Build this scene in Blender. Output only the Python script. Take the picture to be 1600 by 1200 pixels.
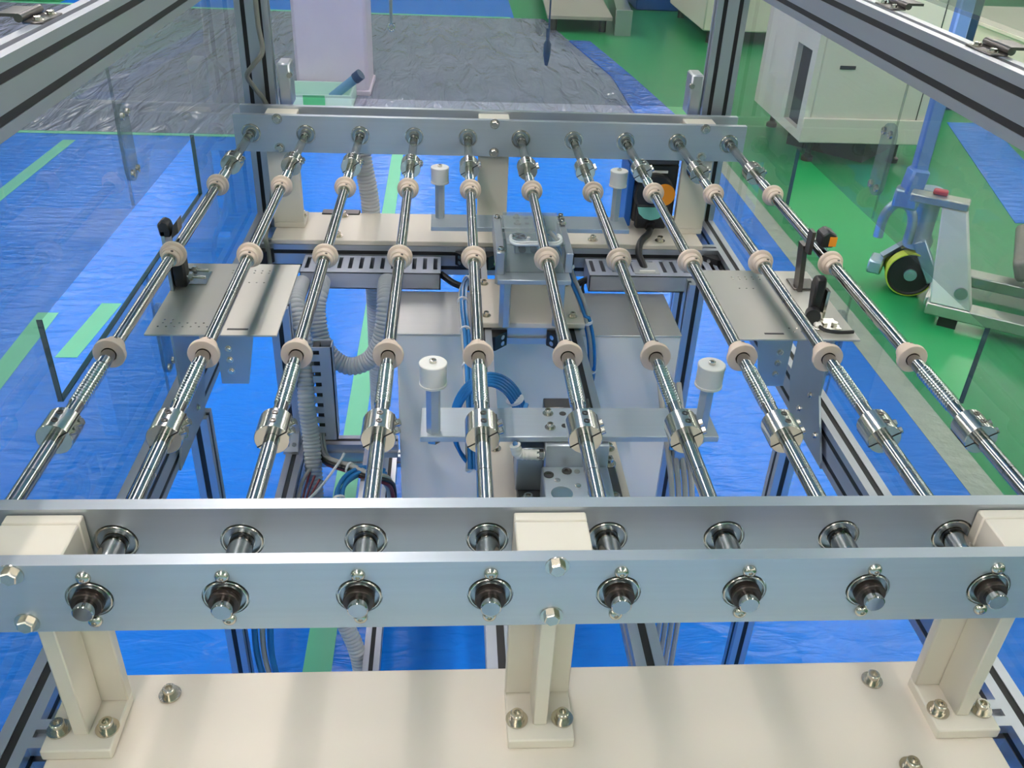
import bpy, math, random
from mathutils import Vector, Matrix

random.seed(7)
for _o in list(bpy.data.objects):
    bpy.data.objects.remove(_o)
SC = bpy.context.scene
COL = SC.collection
H = 0.9            # height of the shaft axes above the floor; coordinates below are relative to the shaft axes

# ------------------------------------------------------------------ camera
cam_d = bpy.data.cameras.new('camera')
cam_d.sensor_width = 36.0
cam_d.lens = 36.0 * 1404.93 / 1600.0
cam_d.clip_start = 0.02
cam_d.clip_end = 60
cam = bpy.data.objects.new('camera', cam_d)
COL.objects.link(cam)
_r = Vector((0.99759953, -0.05636547, 0.04022577))
_u = Vector((-0.00421887, 0.53034958, 0.84776856))
_f = Vector((0.06911859, 0.84590322, -0.52883869))
_m = Matrix((_r, _u, -_f)).transposed().to_4x4()
_m.translation = Vector((-0.08187, -0.50166, 0.505 + H))
cam.matrix_world = _m
SC.camera = cam

# ------------------------------------------------------------------ world and exposure
world = bpy.data.worlds.new('world')
SC.world = world
world.use_nodes = True
world.node_tree.nodes['Background'].inputs[0].default_value = (0.8, 0.9, 1.0, 1)
world.node_tree.nodes['Background'].inputs[1].default_value = 0.25
SC.view_settings.view_transform = 'Standard'
SC.view_settings.look = 'None'
SC.view_settings.exposure = 0.0
SC.view_settings.gamma = 1.0
SC.view_settings.use_curve_mapping = False
LAMP = 39.0        # strength of the fluorescent tubes on the ceiling
try:
    SC.cycles.max_bounces = 8
    SC.cycles.transparent_max_bounces = 16
    SC.cycles.caustics_reflective = False
    SC.cycles.caustics_refractive = False
    SC.cycles.sample_clamp_indirect = 6.0
except Exception:
    pass


# ------------------------------------------------------------------ materials
def lin(r, g, b):
    f = lambda c: (c / 255 / 12.92) if c / 255 <= 0.04045 else ((c / 255 + 0.055) / 1.055) ** 2.4
    return (f(r), f(g), f(b), 1.0)


def mat(name, rgb, metal=0.0, rough=0.5, var=0.0, vscale=20.0, vstretch=(1, 1, 1), bump=0.0, bscale=60.0,
        bstretch=(1, 1, 1), bdist=0.002, emit=0.0, rvar=0.0, coat=0.0, spec=0.5, detail=3.0, distort=0.0):
    m = bpy.data.materials.new(name)
    m.use_nodes = True
    nt = m.node_tree
    b = nt.nodes['Principled BSDF']
    c = lin(*rgb)
    b.inputs['Base Color'].default_value = c
    b.inputs['Metallic'].default_value = metal
    b.inputs['Roughness'].default_value = rough
    b.inputs['Specular IOR Level'].default_value = spec
    if coat:
        b.inputs['Coat Weight'].default_value = coat
        b.inputs['Coat Roughness'].default_value = 0.1
    if emit:
        b.inputs['Emission Color'].default_value = c
        b.inputs['Emission Strength'].default_value = emit
    tc = nt.nodes.new('ShaderNodeTexCoord')

    def noise(scale, stretch, dt):
        mp = nt.nodes.new('ShaderNodeMapping')
        mp.inputs['Scale'].default_value = stretch
        nt.links.new(tc.outputs['Object'], mp.inputs['Vector'])
        n = nt.nodes.new('ShaderNodeTexNoise')
        n.inputs['Scale'].default_value = scale
        n.inputs['Detail'].default_value = dt
        n.inputs['Distortion'].default_value = distort
        nt.links.new(mp.outputs[0], n.inputs['Vector'])
        return n
    if var or rvar:
        n = noise(vscale, vstretch, 4.0)
        if var:
            mx = nt.nodes.new('ShaderNodeMix')
            mx.data_type = 'RGBA'
            mx.inputs[6].default_value = tuple(max(0, x * (1 - var)) for x in c[:3]) + (1,)
            mx.inputs[7].default_value = tuple(min(1, x * (1 + var)) for x in c[:3]) + (1,)
            nt.links.new(n.outputs['Fac'], mx.inputs[0])
            nt.links.new(mx.outputs[2], b.inputs['Base Color'])
        if rvar:
            mr = nt.nodes.new('ShaderNodeMapRange')
            mr.inputs['From Min'].default_value = 0.3
            mr.inputs['From Max'].default_value = 0.7
            mr.inputs['To Min'].default_value = max(0.02, rough - rvar)
            mr.inputs['To Max'].default_value = min(1, rough + rvar)
            nt.links.new(n.outputs['Fac'], mr.inputs['Value'])
            nt.links.new(mr.outputs[0], b.inputs['Roughness'])
    if bump:
        n2 = noise(bscale, bstretch, detail)
        bp = nt.nodes.new('ShaderNodeBump')
        bp.inputs['Strength'].default_value = bump
        bp.inputs['Distance'].default_value = bdist
        nt.links.new(n2.outputs['Fac'], bp.inputs['Height'])
        nt.links.new(bp.outputs[0], b.inputs['Normal'])
    return m


def clear_mat(name, tint, haze=0.03, haze_rgb=(210, 220, 220), rough=0.02, refl=1.0, wob=0.0):
    """transparent sheet: tinted see-through, a trace of dust, mirror reflection by angle"""
    m = bpy.data.materials.new(name)
    m.use_nodes = True
    nt = m.node_tree
    nt.nodes.remove(nt.nodes['Principled BSDF'])
    out = nt.nodes['Material Output']
    tr = nt.nodes.new('ShaderNodeBsdfTransparent')
    tr.inputs[0].default_value = tint
    df = nt.nodes.new('ShaderNodeBsdfDiffuse')
    df.inputs[0].default_value = lin(*haze_rgb)
    gl = nt.nodes.new('ShaderNodeBsdfGlossy')
    gl.inputs['Roughness'].default_value = rough
    fr = nt.nodes.new('ShaderNodeFresnel')
    fr.inputs[0].default_value = 1.27
    geo = nt.nodes.new('ShaderNodeNewGeometry')
    frf = nt.nodes.new('ShaderNodeMath')
    frf.operation = 'MULTIPLY'
    inv = nt.nodes.new('ShaderNodeMath')
    inv.operation = 'SUBTRACT'
    inv.inputs[0].default_value = refl
    nt.links.new(geo.outputs['Backfacing'], inv.inputs[1])
    inv.use_clamp = True
    nt.links.new(fr.outputs[0], frf.inputs[0])
    nt.links.new(inv.outputs[0], frf.inputs[1])
    m1 = nt.nodes.new('ShaderNodeMixShader')
    m1.inputs[0].default_value = haze
    nt.links.new(tr.outputs[0], m1.inputs[1])
    nt.links.new(df.outputs[0], m1.inputs[2])
    m2 = nt.nodes.new('ShaderNodeMixShader')
    nt.links.new(frf.outputs[0], m2.inputs[0])
    nt.links.new(m1.outputs[0], m2.inputs[1])
    nt.links.new(gl.outputs[0], m2.inputs[2])
    nt.links.new(m2.outputs[0], out.inputs[0])
    if wob:
        tc = nt.nodes.new('ShaderNodeTexCoord')
        n = nt.nodes.new('ShaderNodeTexNoise')
        n.inputs['Scale'].default_value = 9
        n.inputs['Detail'].default_value = 4
        nt.links.new(tc.outputs['Object'], n.inputs['Vector'])
        b = nt.nodes.new('ShaderNodeBump')
        b.inputs['Strength'].default_value = wob
        b.inputs['Distance'].default_value = 0.02
        nt.links.new(n.outputs['Fac'], b.inputs['Height'])
        nt.links.new(b.outputs[0], gl.inputs['Normal'])
    return m


M = {}
M['plate_alu'] = mat('plate_aluminium', (190, 198, 205), 0.66, 0.36, var=0.05, vscale=8, vstretch=(1, 30, 30), bump=0.05, bscale=40, bstretch=(1, 40, 40), bdist=0.0006)
M['edge_alu'] = mat('profile_aluminium', (190, 193, 199), 0.88, 0.38, var=0.03, vscale=10)
M['chrome'] = mat('chrome_shaft', (176, 176, 176), 1.0, 0.10)
M['rib_chrome'] = mat('ribbed_chrome', (205, 205, 205), 1.0, 0.05)
M['collar'] = mat('nickel_collar', (205, 203, 196), 1.0, 0.17, var=0.04, vscale=40)
M['steel'] = mat('bolt_steel', (205, 201, 192), 1.0, 0.2)
M['zinc'] = mat('bright_zinc', (210, 203, 188), 1.0, 0.2)
M['dark_steel'] = mat('dark_steel', (95, 92, 90), 0.9, 0.35, var=0.1)
M['black_ox'] = mat('black_oxide', (66, 58, 54), 0.6, 0.34, var=0.15, vscale=90)
M['cream'] = mat('cream_paint', (228, 219, 205), 0.0, 0.42, var=0.02, vscale=6, bump=0.04, bscale=300, bdist=0.0004)
M['cream_leg'] = mat('cream_gloss_paint', (224, 218, 204), 0.0, 0.35, var=0.02, vscale=9, bump=0.04, bscale=260, bdist=0.0004)
M['wheel'] = mat('beige_resin', (212, 194, 178), 0.0, 0.5, var=0.03, vscale=50)
M['white_resin'] = mat('white_resin', (238, 236, 230), 0.0, 0.4)
M['pale_resin'] = mat('translucent_white_resin', (226, 226, 222), 0.0, 0.35)
M['black'] = mat('black_strip', (16, 16, 18), 0.0, 0.55)
M['black_plastic'] = mat('black_plastic', (26, 26, 28), 0.0, 0.4)
M['slot_dark'] = mat('slot_dark', (52, 54, 58), 0.3, 0.6)
M['orange'] = mat('orange_plastic', (240, 150, 30), 0.0, 0.4)
M['mint'] = mat('mint_label', (130, 205, 195), 0.0, 0.45)
M['hose'] = mat('grey_hose', (186, 190, 196), 0.0, 0.34, var=0.05, vscale=30)
M['duct'] = mat('grey_duct', (178, 184, 200), 0.0, 0.5)
M['box'] = mat('light_grey_paint', (250, 243, 236), 0.0, 0.45, var=0.015, vscale=4)
M['boxtop'] = mat('brushed_cover', (200, 200, 198), 0.75, 0.4, var=0.04, vscale=12, vstretch=(1, 18, 1))
M['sensor_plate'] = mat('satin_steel_plate', (194, 192, 184), 0.5, 0.48, var=0.03, vscale=12)
M['bracket'] = mat('sheet_steel_bracket', (170, 180, 188), 0.9, 0.34, var=0.05, vscale=18)
M['blue_tube'] = mat('blue_air_tube', (36, 112, 176), 0.0, 0.25, spec=0.6)
M['grey_cable'] = mat('grey_cable', (168, 168, 164), 0.0, 0.45)
M['warm_cable'] = mat('olive_grey_cable', (118, 120, 112), 0.0, 0.45)
M['red_wire'] = mat('red_wire', (120, 40, 48), 0.0, 0.45)
M['tie'] = mat('white_cable_tie', (222, 226, 228), 0.0, 0.4)
M['tarp'] = mat('blue_tarpaulin', (14, 122, 232), 0.0, 0.27, spec=0.32, var=0.12, vscale=1.1, bump=0.55, bscale=19, bstretch=(0.5, 1.5, 1), bdist=0.014, detail=3.5, distort=0.5)
M['tarp_wrinkled'] = mat('wrinkled_blue_sheet', (52, 108, 205), 0.0, 0.2, var=0.25, vscale=7, bump=0.9, bscale=12, bdist=0.03, distort=1.0)
M['green_floor'] = mat('green_epoxy', (40, 142, 86), 0.0, 0.3, spec=0.3, var=0.07, vscale=0.9, bump=0.06, bscale=9, bdist=0.003)
M['tape'] = mat('green_tape', (104, 196, 158), 0.0, 0.45, var=0.06, vscale=14)
M['film_grey'] = mat('grey_film_floor', (134, 141, 164), 0.0, 0.16, var=0.22, vscale=1.9, bump=1.0, bscale=5, bstretch=(1.8, 0.4, 1), bdist=0.05, distort=0.8)
M['reflector_film'] = mat('added_reflector_film', (164, 196, 222), 0.0, 0.25, var=0.06, vscale=0.8, bump=0.5, bscale=6, bdist=0.02)
M['film_edge'] = mat('clear_edge_tape', (178, 186, 172), 0.0, 0.22, var=0.18, vscale=12, bump=0.6, bscale=22, bdist=0.01)
M['ceiling'] = mat('white_ceiling', (218, 220, 218), 0.0, 0.8, var=0.02)
M['wall'] = mat('pale_wall', (205, 209, 207), 0.0, 0.8, var=0.03, vscale=0.8)
M['lamp_white'] = mat('lamp_housing', (235, 236, 236), 0.0, 0.5)
M['lamp'] = mat('fluorescent_tube', (255, 244, 237), 0.0, 0.5, emit=LAMP)
M['cabinet'] = mat('ivory_cabinet', (244, 236, 222), 0.0, 0.45, var=0.02, vscale=2)
M['olive'] = mat('dark_olive_cover', (70, 76, 66), 0.0, 0.6, var=0.1)
M['lilac'] = mat('lilac_wrap', (246, 230, 248), 0.0, 0.3, var=0.08, vscale=3, bump=0.5, bscale=6, bdist=0.02)
M['mint_tray'] = mat('mint_tray', (214, 246, 236), 0.0, 0.4)
M['green_label'] = mat('green_patch', (96, 200, 140), 0.0, 0.4)
M['navy'] = mat('navy_plastic', (44, 72, 110), 0.0, 0.35)
M['light_blue'] = mat('blue_marker_body', (110, 160, 200), 0.0, 0.3)
M['table'] = mat('beige_board', (168, 164, 152), 0.0, 0.5, var=0.06, vscale=3)
M['deep_blue'] = mat('deep_blue_panel', (26, 92, 176), 0.0, 0.4)
M['lift_white'] = mat('white_lift_paint', (252, 250, 247), 0.0, 0.35)
M['lift_steel'] = mat('stainless_fork', (196, 198, 190), 0.9, 0.38, var=0.06, vscale=8)
M['lift_zinc'] = mat('zinc_casting', (176, 196, 212), 0.85, 0.32, var=0.08, vscale=14)
M['lift_blue'] = mat('pale_blue_handle', (112, 152, 214), 0.2, 0.35)
M['rubber'] = mat('black_wheel', (34, 36, 36), 0.0, 0.5, var=0.1)
M['lime'] = mat('lime_tyre', (190, 205, 70), 0.0, 0.5)
M['red'] = mat('red_plastic', (190, 60, 56), 0.0, 0.4)
M['warm_grey'] = mat('warm_grey_bag', (150, 146, 136), 0.0, 0.3, var=0.12, bump=0.5, bscale=12, bdist=0.01)
M['acrylic'] = clear_mat('clear_acrylic', (0.775, 0.80, 0.80, 1), haze=0.028, haze_rgb=(190, 198, 205), rough=0.015)
M['acrylic_edge'] = mat('acrylic_edge', (44, 74, 82), 0.0, 0.15)
M['joiner'] = clear_mat('clear_joining_plate', (0.80, 0.85, 0.85, 1), haze=0.2, haze_rgb=(150, 165, 172), rough=0.05)
M['acrylic_small'] = clear_mat('clear_cover', (0.90, 0.93, 0.93, 1), haze=0.18, haze_rgb=(215, 222, 225), rough=0.05)


# ------------------------------------------------------------------ mesh builder
class MB:
    def __init__(s):
        s.v = []
        s.f = []

    def add(s, verts, faces):
        k = len(s.v)
        s.v += [tuple(p) for p in verts]
        s.f += [tuple(i + k for i in f) for f in faces]
        return s

    def box(s, x0, x1, y0, y1, z0, z1):
        return s.add([(x0, y0, z0), (x1, y0, z0), (x1, y1, z0), (x0, y1, z0), (x0, y0, z1), (x1, y0, z1), (x1, y1, z1), (x0, y1, z1)],
                     [(0, 3, 2, 1), (4, 5, 6, 7), (0, 1, 5, 4), (1, 2, 6, 5), (2, 3, 7, 6), (3, 0, 4, 7)])

    def obox(s, c, size, mtx=None):
        """box of given size about c, turned by a 3x3 matrix"""
        mtx = mtx or Matrix.Identity(3)
        a, b, d = size[0] / 2, size[1] / 2, size[2] / 2
        vs = [Vector(c) + mtx @ Vector(p) for p in
              ((-a, -b, -d), (a, -b, -d), (a, b, -d), (-a, b, -d), (-a, -b, d), (a, -b, d), (a, b, d), (-a, b, d))]
        return s.add(vs, [(0, 3, 2, 1), (4, 5, 6, 7), (0, 1, 5, 4), (1, 2, 6, 5), (2, 3, 7, 6), (3, 0, 4, 7)])

    def bar(s, p0, p1, w, h):
        p0, p1 = Vector(p0), Vector(p1)
        d = p1 - p0
        return s.obox((p0 + p1) / 2, (w, h, d.length), frame(d))

    def lathe(s, p0, d, prof, n=24, rot=0.0, cap=True):
        """prof: list of (distance along d, radius)"""
        p0 = Vector(p0)
        m = frame(d)
        k = len(s.v)
        for t, r in prof:
            for i in range(n):
                a = rot + 2 * math.pi * i / n
                s.v.append(tuple(p0 + m @ Vector((r * math.cos(a), r * math.sin(a), t))))
        for j in range(len(prof) - 1):
            for i in range(n):
                i2 = (i + 1) % n
                s.f.append((k + j * n + i, k + j * n + i2, k + (j + 1) * n + i2, k + (j + 1) * n + i))
        if cap:
            s.f.append(tuple(k + i for i in reversed(range(n))))
            s.f.append(tuple(k + (len(prof) - 1) * n + i for i in range(n)))
        return s

    def cyl(s, p0, p1, r, n=16, r2=None, rot=0.0):
        d = Vector(p1) - Vector(p0)
        return s.lathe(p0, d, [(0, r), (d.length, r if r2 is None else r2)], n, rot)

    def tube(s, pts, r, n=10, closed=False):
        """pts path, r number or function of index/len"""
        P = [Vector(p) for p in pts]
        k = len(s.v)
        L = len(P)
        up = None
        for j in range(L):
            if closed:
                t = P[(j + 1) % L] - P[j - 1]
            else:
                t = P[min(j + 1, L - 1)] - P[max(j - 1, 0)]
            t.normalize()
            if up is None:
                up = Vector((0, 0, 1)) if abs(t.z) < 0.9 else Vector((1, 0, 0))
            a = t.cross(up)
            a.normalize()
            b = a.cross(t)
            up = b
            rr = r(j) if callable(r) else r
            for i in range(n):
                q = 2 * math.pi * i / n
                s.v.append(tuple(P[j] + rr * (math.cos(q) * a + math.sin(q) * b)))
        for j in range(L if closed else L - 1):
            j2 = (j + 1) % L
            for i in range(n):
                i2 = (i + 1) % n
                s.f.append((k + j * n + i, k + j2 * n + i, k + j2 * n + i2, k + j * n + i2))
        if not closed:
            s.f.append(tuple(k + i for i in range(n)))
            s.f.append(tuple(k + (L - 1) * n + i for i in reversed(range(n))))
        return s

    def prism(s, poly, axis, a, b):
        """poly: 2D points in the other two axes (in xyz order), extruded along axis from a to b"""
        def P(p, t):
            return {'x': (t, p[0], p[1]), 'y': (p[0], t, p[1]), 'z': (p[0], p[1], t)}[axis]
        n = len(poly)
        vs = [P(p, a) for p in poly] + [P(p, b) for p in poly]
        fs = [tuple(reversed(range(n))), tuple(range(n, 2 * n))]
        fs += [(i, (i + 1) % n, n + (i + 1) % n, n + i) for i in range(n)]
        return s.add(vs, fs)

    def build(s, name, material, parent=None, bevel=0.0, smooth=True, seg=1, origin=None, recalc=True):
        o3 = Vector(parent['_o']) if parent is not None and '_o' in parent else Vector((0, 0, 0))
        if origin is not None:
            o3 = Vector(origin)
        me = bpy.data.meshes.new(name)
        me.from_pydata([tuple(Vector(p) - o3) for p in s.v], [], s.f)
        if recalc:
            import bmesh
            bm = bmesh.new()
            bm.from_mesh(me)
            bmesh.ops.recalc_face_normals(bm, faces=bm.faces)
            bm.to_mesh(me)
            bm.free()
        me.materials.append(M[material] if isinstance(material, str) else material)
        if smooth:
            me.shade_smooth()
            me.set_sharp_from_angle(angle=math.radians(35))
        o = bpy.data.objects.new(name, me)
        COL.objects.link(o)
        if parent is not None:
            o.parent = parent
            if '_o' not in parent or origin is not None:
                pass
        else:
            o.location = (o3.x, o3.y, o3.z + H)
        o['_o'] = tuple(o3)
        if parent is not None:
            po = Vector(parent['_o'])
            o.location = tuple(o3 - po)
        if bevel:
            bv = o.modifiers.new('bevel', 'BEVEL')
            bv.width = bevel
            bv.segments = seg
            bv.limit_method = 'ANGLE'
            bv.angle_limit = math.radians(40)
        return o


def frame(d):
    d = Vector(d).normalized()
    up = Vector((0, 0, 1)) if abs(d.z) < 0.95 else Vector((0, 1, 0))
    x = up.cross(d).normalized()
    y = d.cross(x)
    return Matrix((x, y, d)).transposed()


def tag(o, label, cat, group=None, kind=None):
    if label:
        o['label'] = label
    if cat:
        o['category'] = cat
    if group:
        o['group'] = group
    if kind:
        o['kind'] = kind
    return o


def thing(name, loc, label, cat, group=None):
    e = bpy.data.objects.new(name, None)
    e.empty_display_size = 0.02
    COL.objects.link(e)
    e.location = (loc[0], loc[1], loc[2] + H)
    e['_o'] = tuple(loc)
    return tag(e, label, cat, group)


def struct(o):
    o['kind'] = 'structure'
    return o


def copy_tree(o, parent=None):
    c = o.copy()
    COL.objects.link(c)
    if parent is not None:
        c.parent = parent
    for ch in list(o.children):
        copy_tree(ch, c)
    return c


def spline(pts, n=12):
    """Catmull-Rom through points"""
    P = [Vector(p) for p in pts]
    P = [2 * P[0] - P[1]] + P + [2 * P[-1] - P[-2]]
    out = []
    for i in range(1, len(P) - 2):
        for k in range(n):
            t = k / n
            a, b, c, d = P[i - 1], P[i], P[i + 1], P[i + 2]
            out.append(0.5 * ((2 * b) + (c - a) * t + (2 * a - 5 * b + 4 * c - d) * t * t + (3 * b - a - 3 * c + d) * t ** 3))
    out.append(P[-2])
    return out


def resample(pts, step):
    P = [Vector(p) for p in pts]
    out = [P[0]]
    acc = 0.0
    for a, b in zip(P, P[1:]):
        L = (b - a).length
        while acc + L >= step and L > 1e-9:
            t = (step - acc) / L
            a = a + (b - a) * t
            out.append(a)
            L = (b - a).length
            acc = 0.0
        acc += L
    out.append(P[-1])
    return out


def hexbolt(p, d, parent, s=1.0, material='steel', name='bolt'):
    """hex head on a washer"""
    b = MB()
    b.lathe(p, d, [(0, 0.0098 * s), (0.0014 * s, 0.0098 * s), (0.0014 * s, 0.0066 * s)], 20)
    b.lathe(Vector(p) + Vector(d).normalized() * 0.0014 * s, d, [(0, 0.0068 * s), (0.0046 * s, 0.0068 * s), (0.0054 * s, 0.0058 * s)], 6, 0.3)
    return b.build(name, material, parent)


def capscrew(p, d, parent, s=1.0, material='zinc', name='bolt'):
    """socket head screw on spring washer and wide washer"""
    v = Vector(d).normalized()
    b = MB()
    b.lathe(p, d, [(0, 0.0106 * s), (0.0018 * s, 0.0106 * s), (0.0018 * s, 0.0075 * s), (0.0042 * s, 0.0075 * s), (0.0042 * s, 0.0062 * s),
                   (0.0098 * s, 0.0062 * s), (0.0106 * s, 0.0054 * s), (0.0106 * s, 0.0034 * s), (0.0070 * s, 0.0030 * s)], 20)
    return b.build(name, material, parent)


# ------------------------------------------------------------------ room
FZ = -H
struct(MB().box(-6.5, 7.5, -5.5, 12.5, FZ - 0.1, FZ).build('floor', 'green_floor'))
struct(MB().box(-6.5, 7.5, -5.5, 12.5, 1.9, 2.0).build('ceiling', 'ceiling'))
struct(MB().box(-6.6, -6.5, -5.5, 12.5, FZ - 0.1, 2.0).build('wall_left', 'wall'))
struct(MB().box(7.5, 7.6, -5.5, 12.5, FZ - 0.1, 2.0).build('wall_right', 'wall'))
struct(MB().box(-6.6, 7.6, 12.5, 12.6, FZ - 0.1, 2.0).build('wall_back', 'wall'))
struct(MB().box(-6.6, 7.6, -5.6, -5.5, FZ - 0.1, 2.0).build('wall_front', 'wall'))

lamp0 = thing('ceiling_luminaire', (0, 0, 1.9), 'twin-tube fluorescent luminaire on the white ceiling', 'ceiling light', 'ceiling luminaires')
MB().prism([(-0.13, 1.9), (0.13, 1.9), (0.07, 1.85), (-0.07, 1.85)], 'y', -1.2, 1.2).build('housing', 'lamp_white', lamp0)
for sx in (-1, 1):
    MB().cyl((sx * 0.085, -1.17, 1.835), (sx * 0.085, 1.17, 1.835), 0.016, 10).build('tube', 'lamp', lamp0)
_first = True
for lx in (-3.6, -0.62, 2.36, 5.34):
    for ly in (-3.2, -0.6, 2.0, 4.6, 7.2, 9.8):
        L = lamp0 if _first else copy_tree(lamp0)
        _first = False
        L.location = (lx, ly, 1.9 + H)

# ------------------------------------------------------------------ floor coverings
def sheet(name, label, cat, poly, z, thick, m):
    b = MB().prism(poly, 'z', FZ + z, FZ + z + thick)
    o = b.build(name, m, None, smooth=False)
    return tag(o, label, cat)


sheet('blue_tarpaulin', 'bright blue tarpaulin spread on the floor under the machine', 'tarpaulin',
      [(-3.2, 4.1), (-3.2, -0.7), (1.26, -0.7), (1.26, 4.4), (0.2, 4.15)], 0.0, 0.002, 'tarp')
sheet('blue_tarpaulin', 'blue tarpaulin at the far end beyond the grey film', 'tarpaulin',
      [(-3.3, 7.6), (0.45, 7.6), (0.45, 9.6), (-3.3, 9.6)], 0.0, 0.002, 'tarp')
sheet('blue_tarpaulin', 'blue tarpaulin strip on the green floor behind the hand lifter', 'tarpaulin',
      [(2.40, 3.1), (2.72, 3.1), (3.12, 4.7), (2.86, 4.7)], 0.0, 0.002, 'tarp')
sheet('plastic_film', 'grey crinkled plastic film covering the floor behind the machine', 'plastic film',
      [(-4.4, 4.1), (0.2, 4.15), (0.98, 4.3), (0.98, 5.6), (0.7, 7.6), (-4.4, 7.6)], 0.0, 0.003, 'film_grey')
struct(MB().prism([(-2.6, -3.6), (1.6, -3.6), (1.6, -0.75), (-2.6, -0.75)], 'z', FZ, FZ + 0.003).build('floor', 'reflector_film', None, smooth=False))  # unseen pale sheet added so the nearest plate reflects a lighter floor
sheet('blue_sheet', 'crumpled blue plastic sheet on the floor beside the grey film', 'plastic sheet',
      [(0.98, 4.45), (1.24, 4.45), (1.12, 5.6), (0.98, 6.7), (0.82, 6.7), (0.98, 5.6)], 0.0, 0.012, 'tarp_wrinkled')
sheet('edge_tape', 'clear greyish tape along the right edge of the blue tarpaulin', 'tape',
      [(1.245, 0.2), (1.335, 0.2), (1.325, 2.0), (1.295, 4.3), (1.235, 4.3)], 0.002, 0.001, 'film_edge')
sheet('tape_strip', 'pale green tape line running under the machine and out behind it', 'tape',
      [(-0.36, -0.5), (-0.305, -0.5), (-0.315, 4.1), (-0.37, 4.1)], 0.002, 0.001, 'tape')
sheet('tape_strip', 'short green tape strip seen through the opening of the left acrylic panel', 'tape',
      [(-1.255, 1.88), (-1.19, 1.88), (-1.168, 2.235), (-1.232, 2.235)], 0.002, 0.001, 'tape')
sheet('tape_strip', 'green tape strip at the left edge of the photo level with the panel opening', 'tape',
      [(-1.385, 0.9), (-1.325, 0.9), (-1.345, 2.165), (-1.41, 2.165)], 0.002, 0.001, 'tape')
sheet('tape_strip', 'long green tape line on the tarpaulin at the upper left', 'tape',
      [(-2.01, 2.2), (-1.945, 2.2), (-1.915, 3.98), (-1.975, 3.98)], 0.002, 0.001, 'tape')
sheet('tape_strip', 'thin green tape sealing the near edge of the grey film', 'tape',
      [(-3.0, 4.07), (-0.6, 4.09), (-0.6, 4.13), (-3.0, 4.11)], 0.003, 0.001, 'tape')
sheet('tape_strip', 'thin green tape along the edge of the far blue tarpaulin', 'tape',
      [(-4.0, 7.57), (0.42, 7.57), (0.42, 7.63), (-4.0, 7.63)], 0.003, 0.001, 'tape')


# ------------------------------------------------------------------ aluminium frame
frame_t = thing('machine_frame', (0, 0.6, FZ), 'slotted aluminium profile frame of the conveyor machine', 'machine frame')


def section(w, h):
    """outline of a slotted extrusion with 30 mm modules, centred"""
    g, dp = 0.0041, 0.0058
    pts = []

    def side(a, b, nrm):
        a, b = Vector(a), Vector(b)
        L = (b - a).length
        u = (b - a) / L
        n = max(1, int(round(L / 0.03)))
        pts.append(tuple(a))
        for k in range(n):
            c = a + u * (L * (k + 0.5) / n)
            for t, dd in ((-g, 0), (-g, dp), (g, dp), (g, 0)):
                q = c + u * t - Vector(nrm) * dd
                pts.append(tuple(q))
    x, y = w / 2, h / 2
    side((-x, -y), (x, -y), (0, -1))
    side((x, -y), (x, y), (1, 0))
    side((x, y), (-x, y), (0, 1))
    side((-x, y), (-x, -y), (-1, 0))
    return pts


def profile(name, axis, a, b, c1, c2, w, h, strips=(), m='edge_alu', sm='black'):
    """extrusion along axis from a to b, centred at (c1,c2) in the other two axes; strips: 'u+','u-','v+','v-' slot covers"""
    poly = [(c1 + p[0], c2 + p[1]) for p in section(w, h)]
    o = MB().prism(poly, axis, a, b).build(name, m, frame_t, smooth=False)
    o['_o'] = frame_t['_o']
    for st in strips:
        along = w if st[0] == 'v' else h
        n = max(1, int(round(along / 0.03)))
        for k in range(n):
            t = -along / 2 + along * (k + 0.5) / n
            g = 0.0040
            if st[0] == 'u':
                e = w / 2 - 0.0008
                lo, hi = (e - 0.004, e) if st[1] == '+' else (-e, -e + 0.004)
                q = [(c1 + lo, c2 + t - g), (c1 + hi, c2 + t - g), (c1 + hi, c2 + t + g), (c1 + lo, c2 + t + g)]
            else:
                e = h / 2 - 0.0008
                lo, hi = (e - 0.004, e) if st[1] == '+' else (-e, -e + 0.004)
                q = [(c1 + t - g, c2 + lo), (c1 + t + g, c2 + lo), (c1 + t + g, c2 + hi), (c1 + t - g, c2 + hi)]
            s_ = MB().prism(q, axis, a + 0.002, b - 0.002).build('slot_cover', sm, o, smooth=False)
    return o


def gusset(c, ax, ay, parent=None, size=0.028, t=0.026, m='black_plastic'):
    """black corner bracket: two legs and a web; c corner, ax/ay unit directions along the two members"""
    c, ax, ay = Vector(c), Vector(ax), Vector(ay)
    n = ax.cross(ay)
    b = MB()
    tri = [c, c + ax * size, c + ax * size + ay * 0.006, c + ax * 0.006 + ay * size, c + ay * size]
    vs = [p - n * t / 2 for p in tri] + [p + n * t / 2 for p in tri]
    k = 5
    b.add(vs, [(0, 1, 2, 3, 4), (9, 8, 7, 6, 5)] + [(i, (i + 1) % k, k + (i + 1) % k, k + i) for i in range(k)])
    o = b.build('corner_bracket', m, frame_t)
    mid = c + ax * size * 0.55 + ay * size * 0.5
    dd = (ax + ay).normalized()
    for sgn in (-1, 1):
        q = c + (ax * 0.62 + ay * 0.42) * size * (1 if sgn > 0 else 1) + n * sgn * t * 0.22
        MB().cyl(q, q + dd * 0.004, 0.0042, 10).build('bolt', 'steel', o)
    return o


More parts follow.
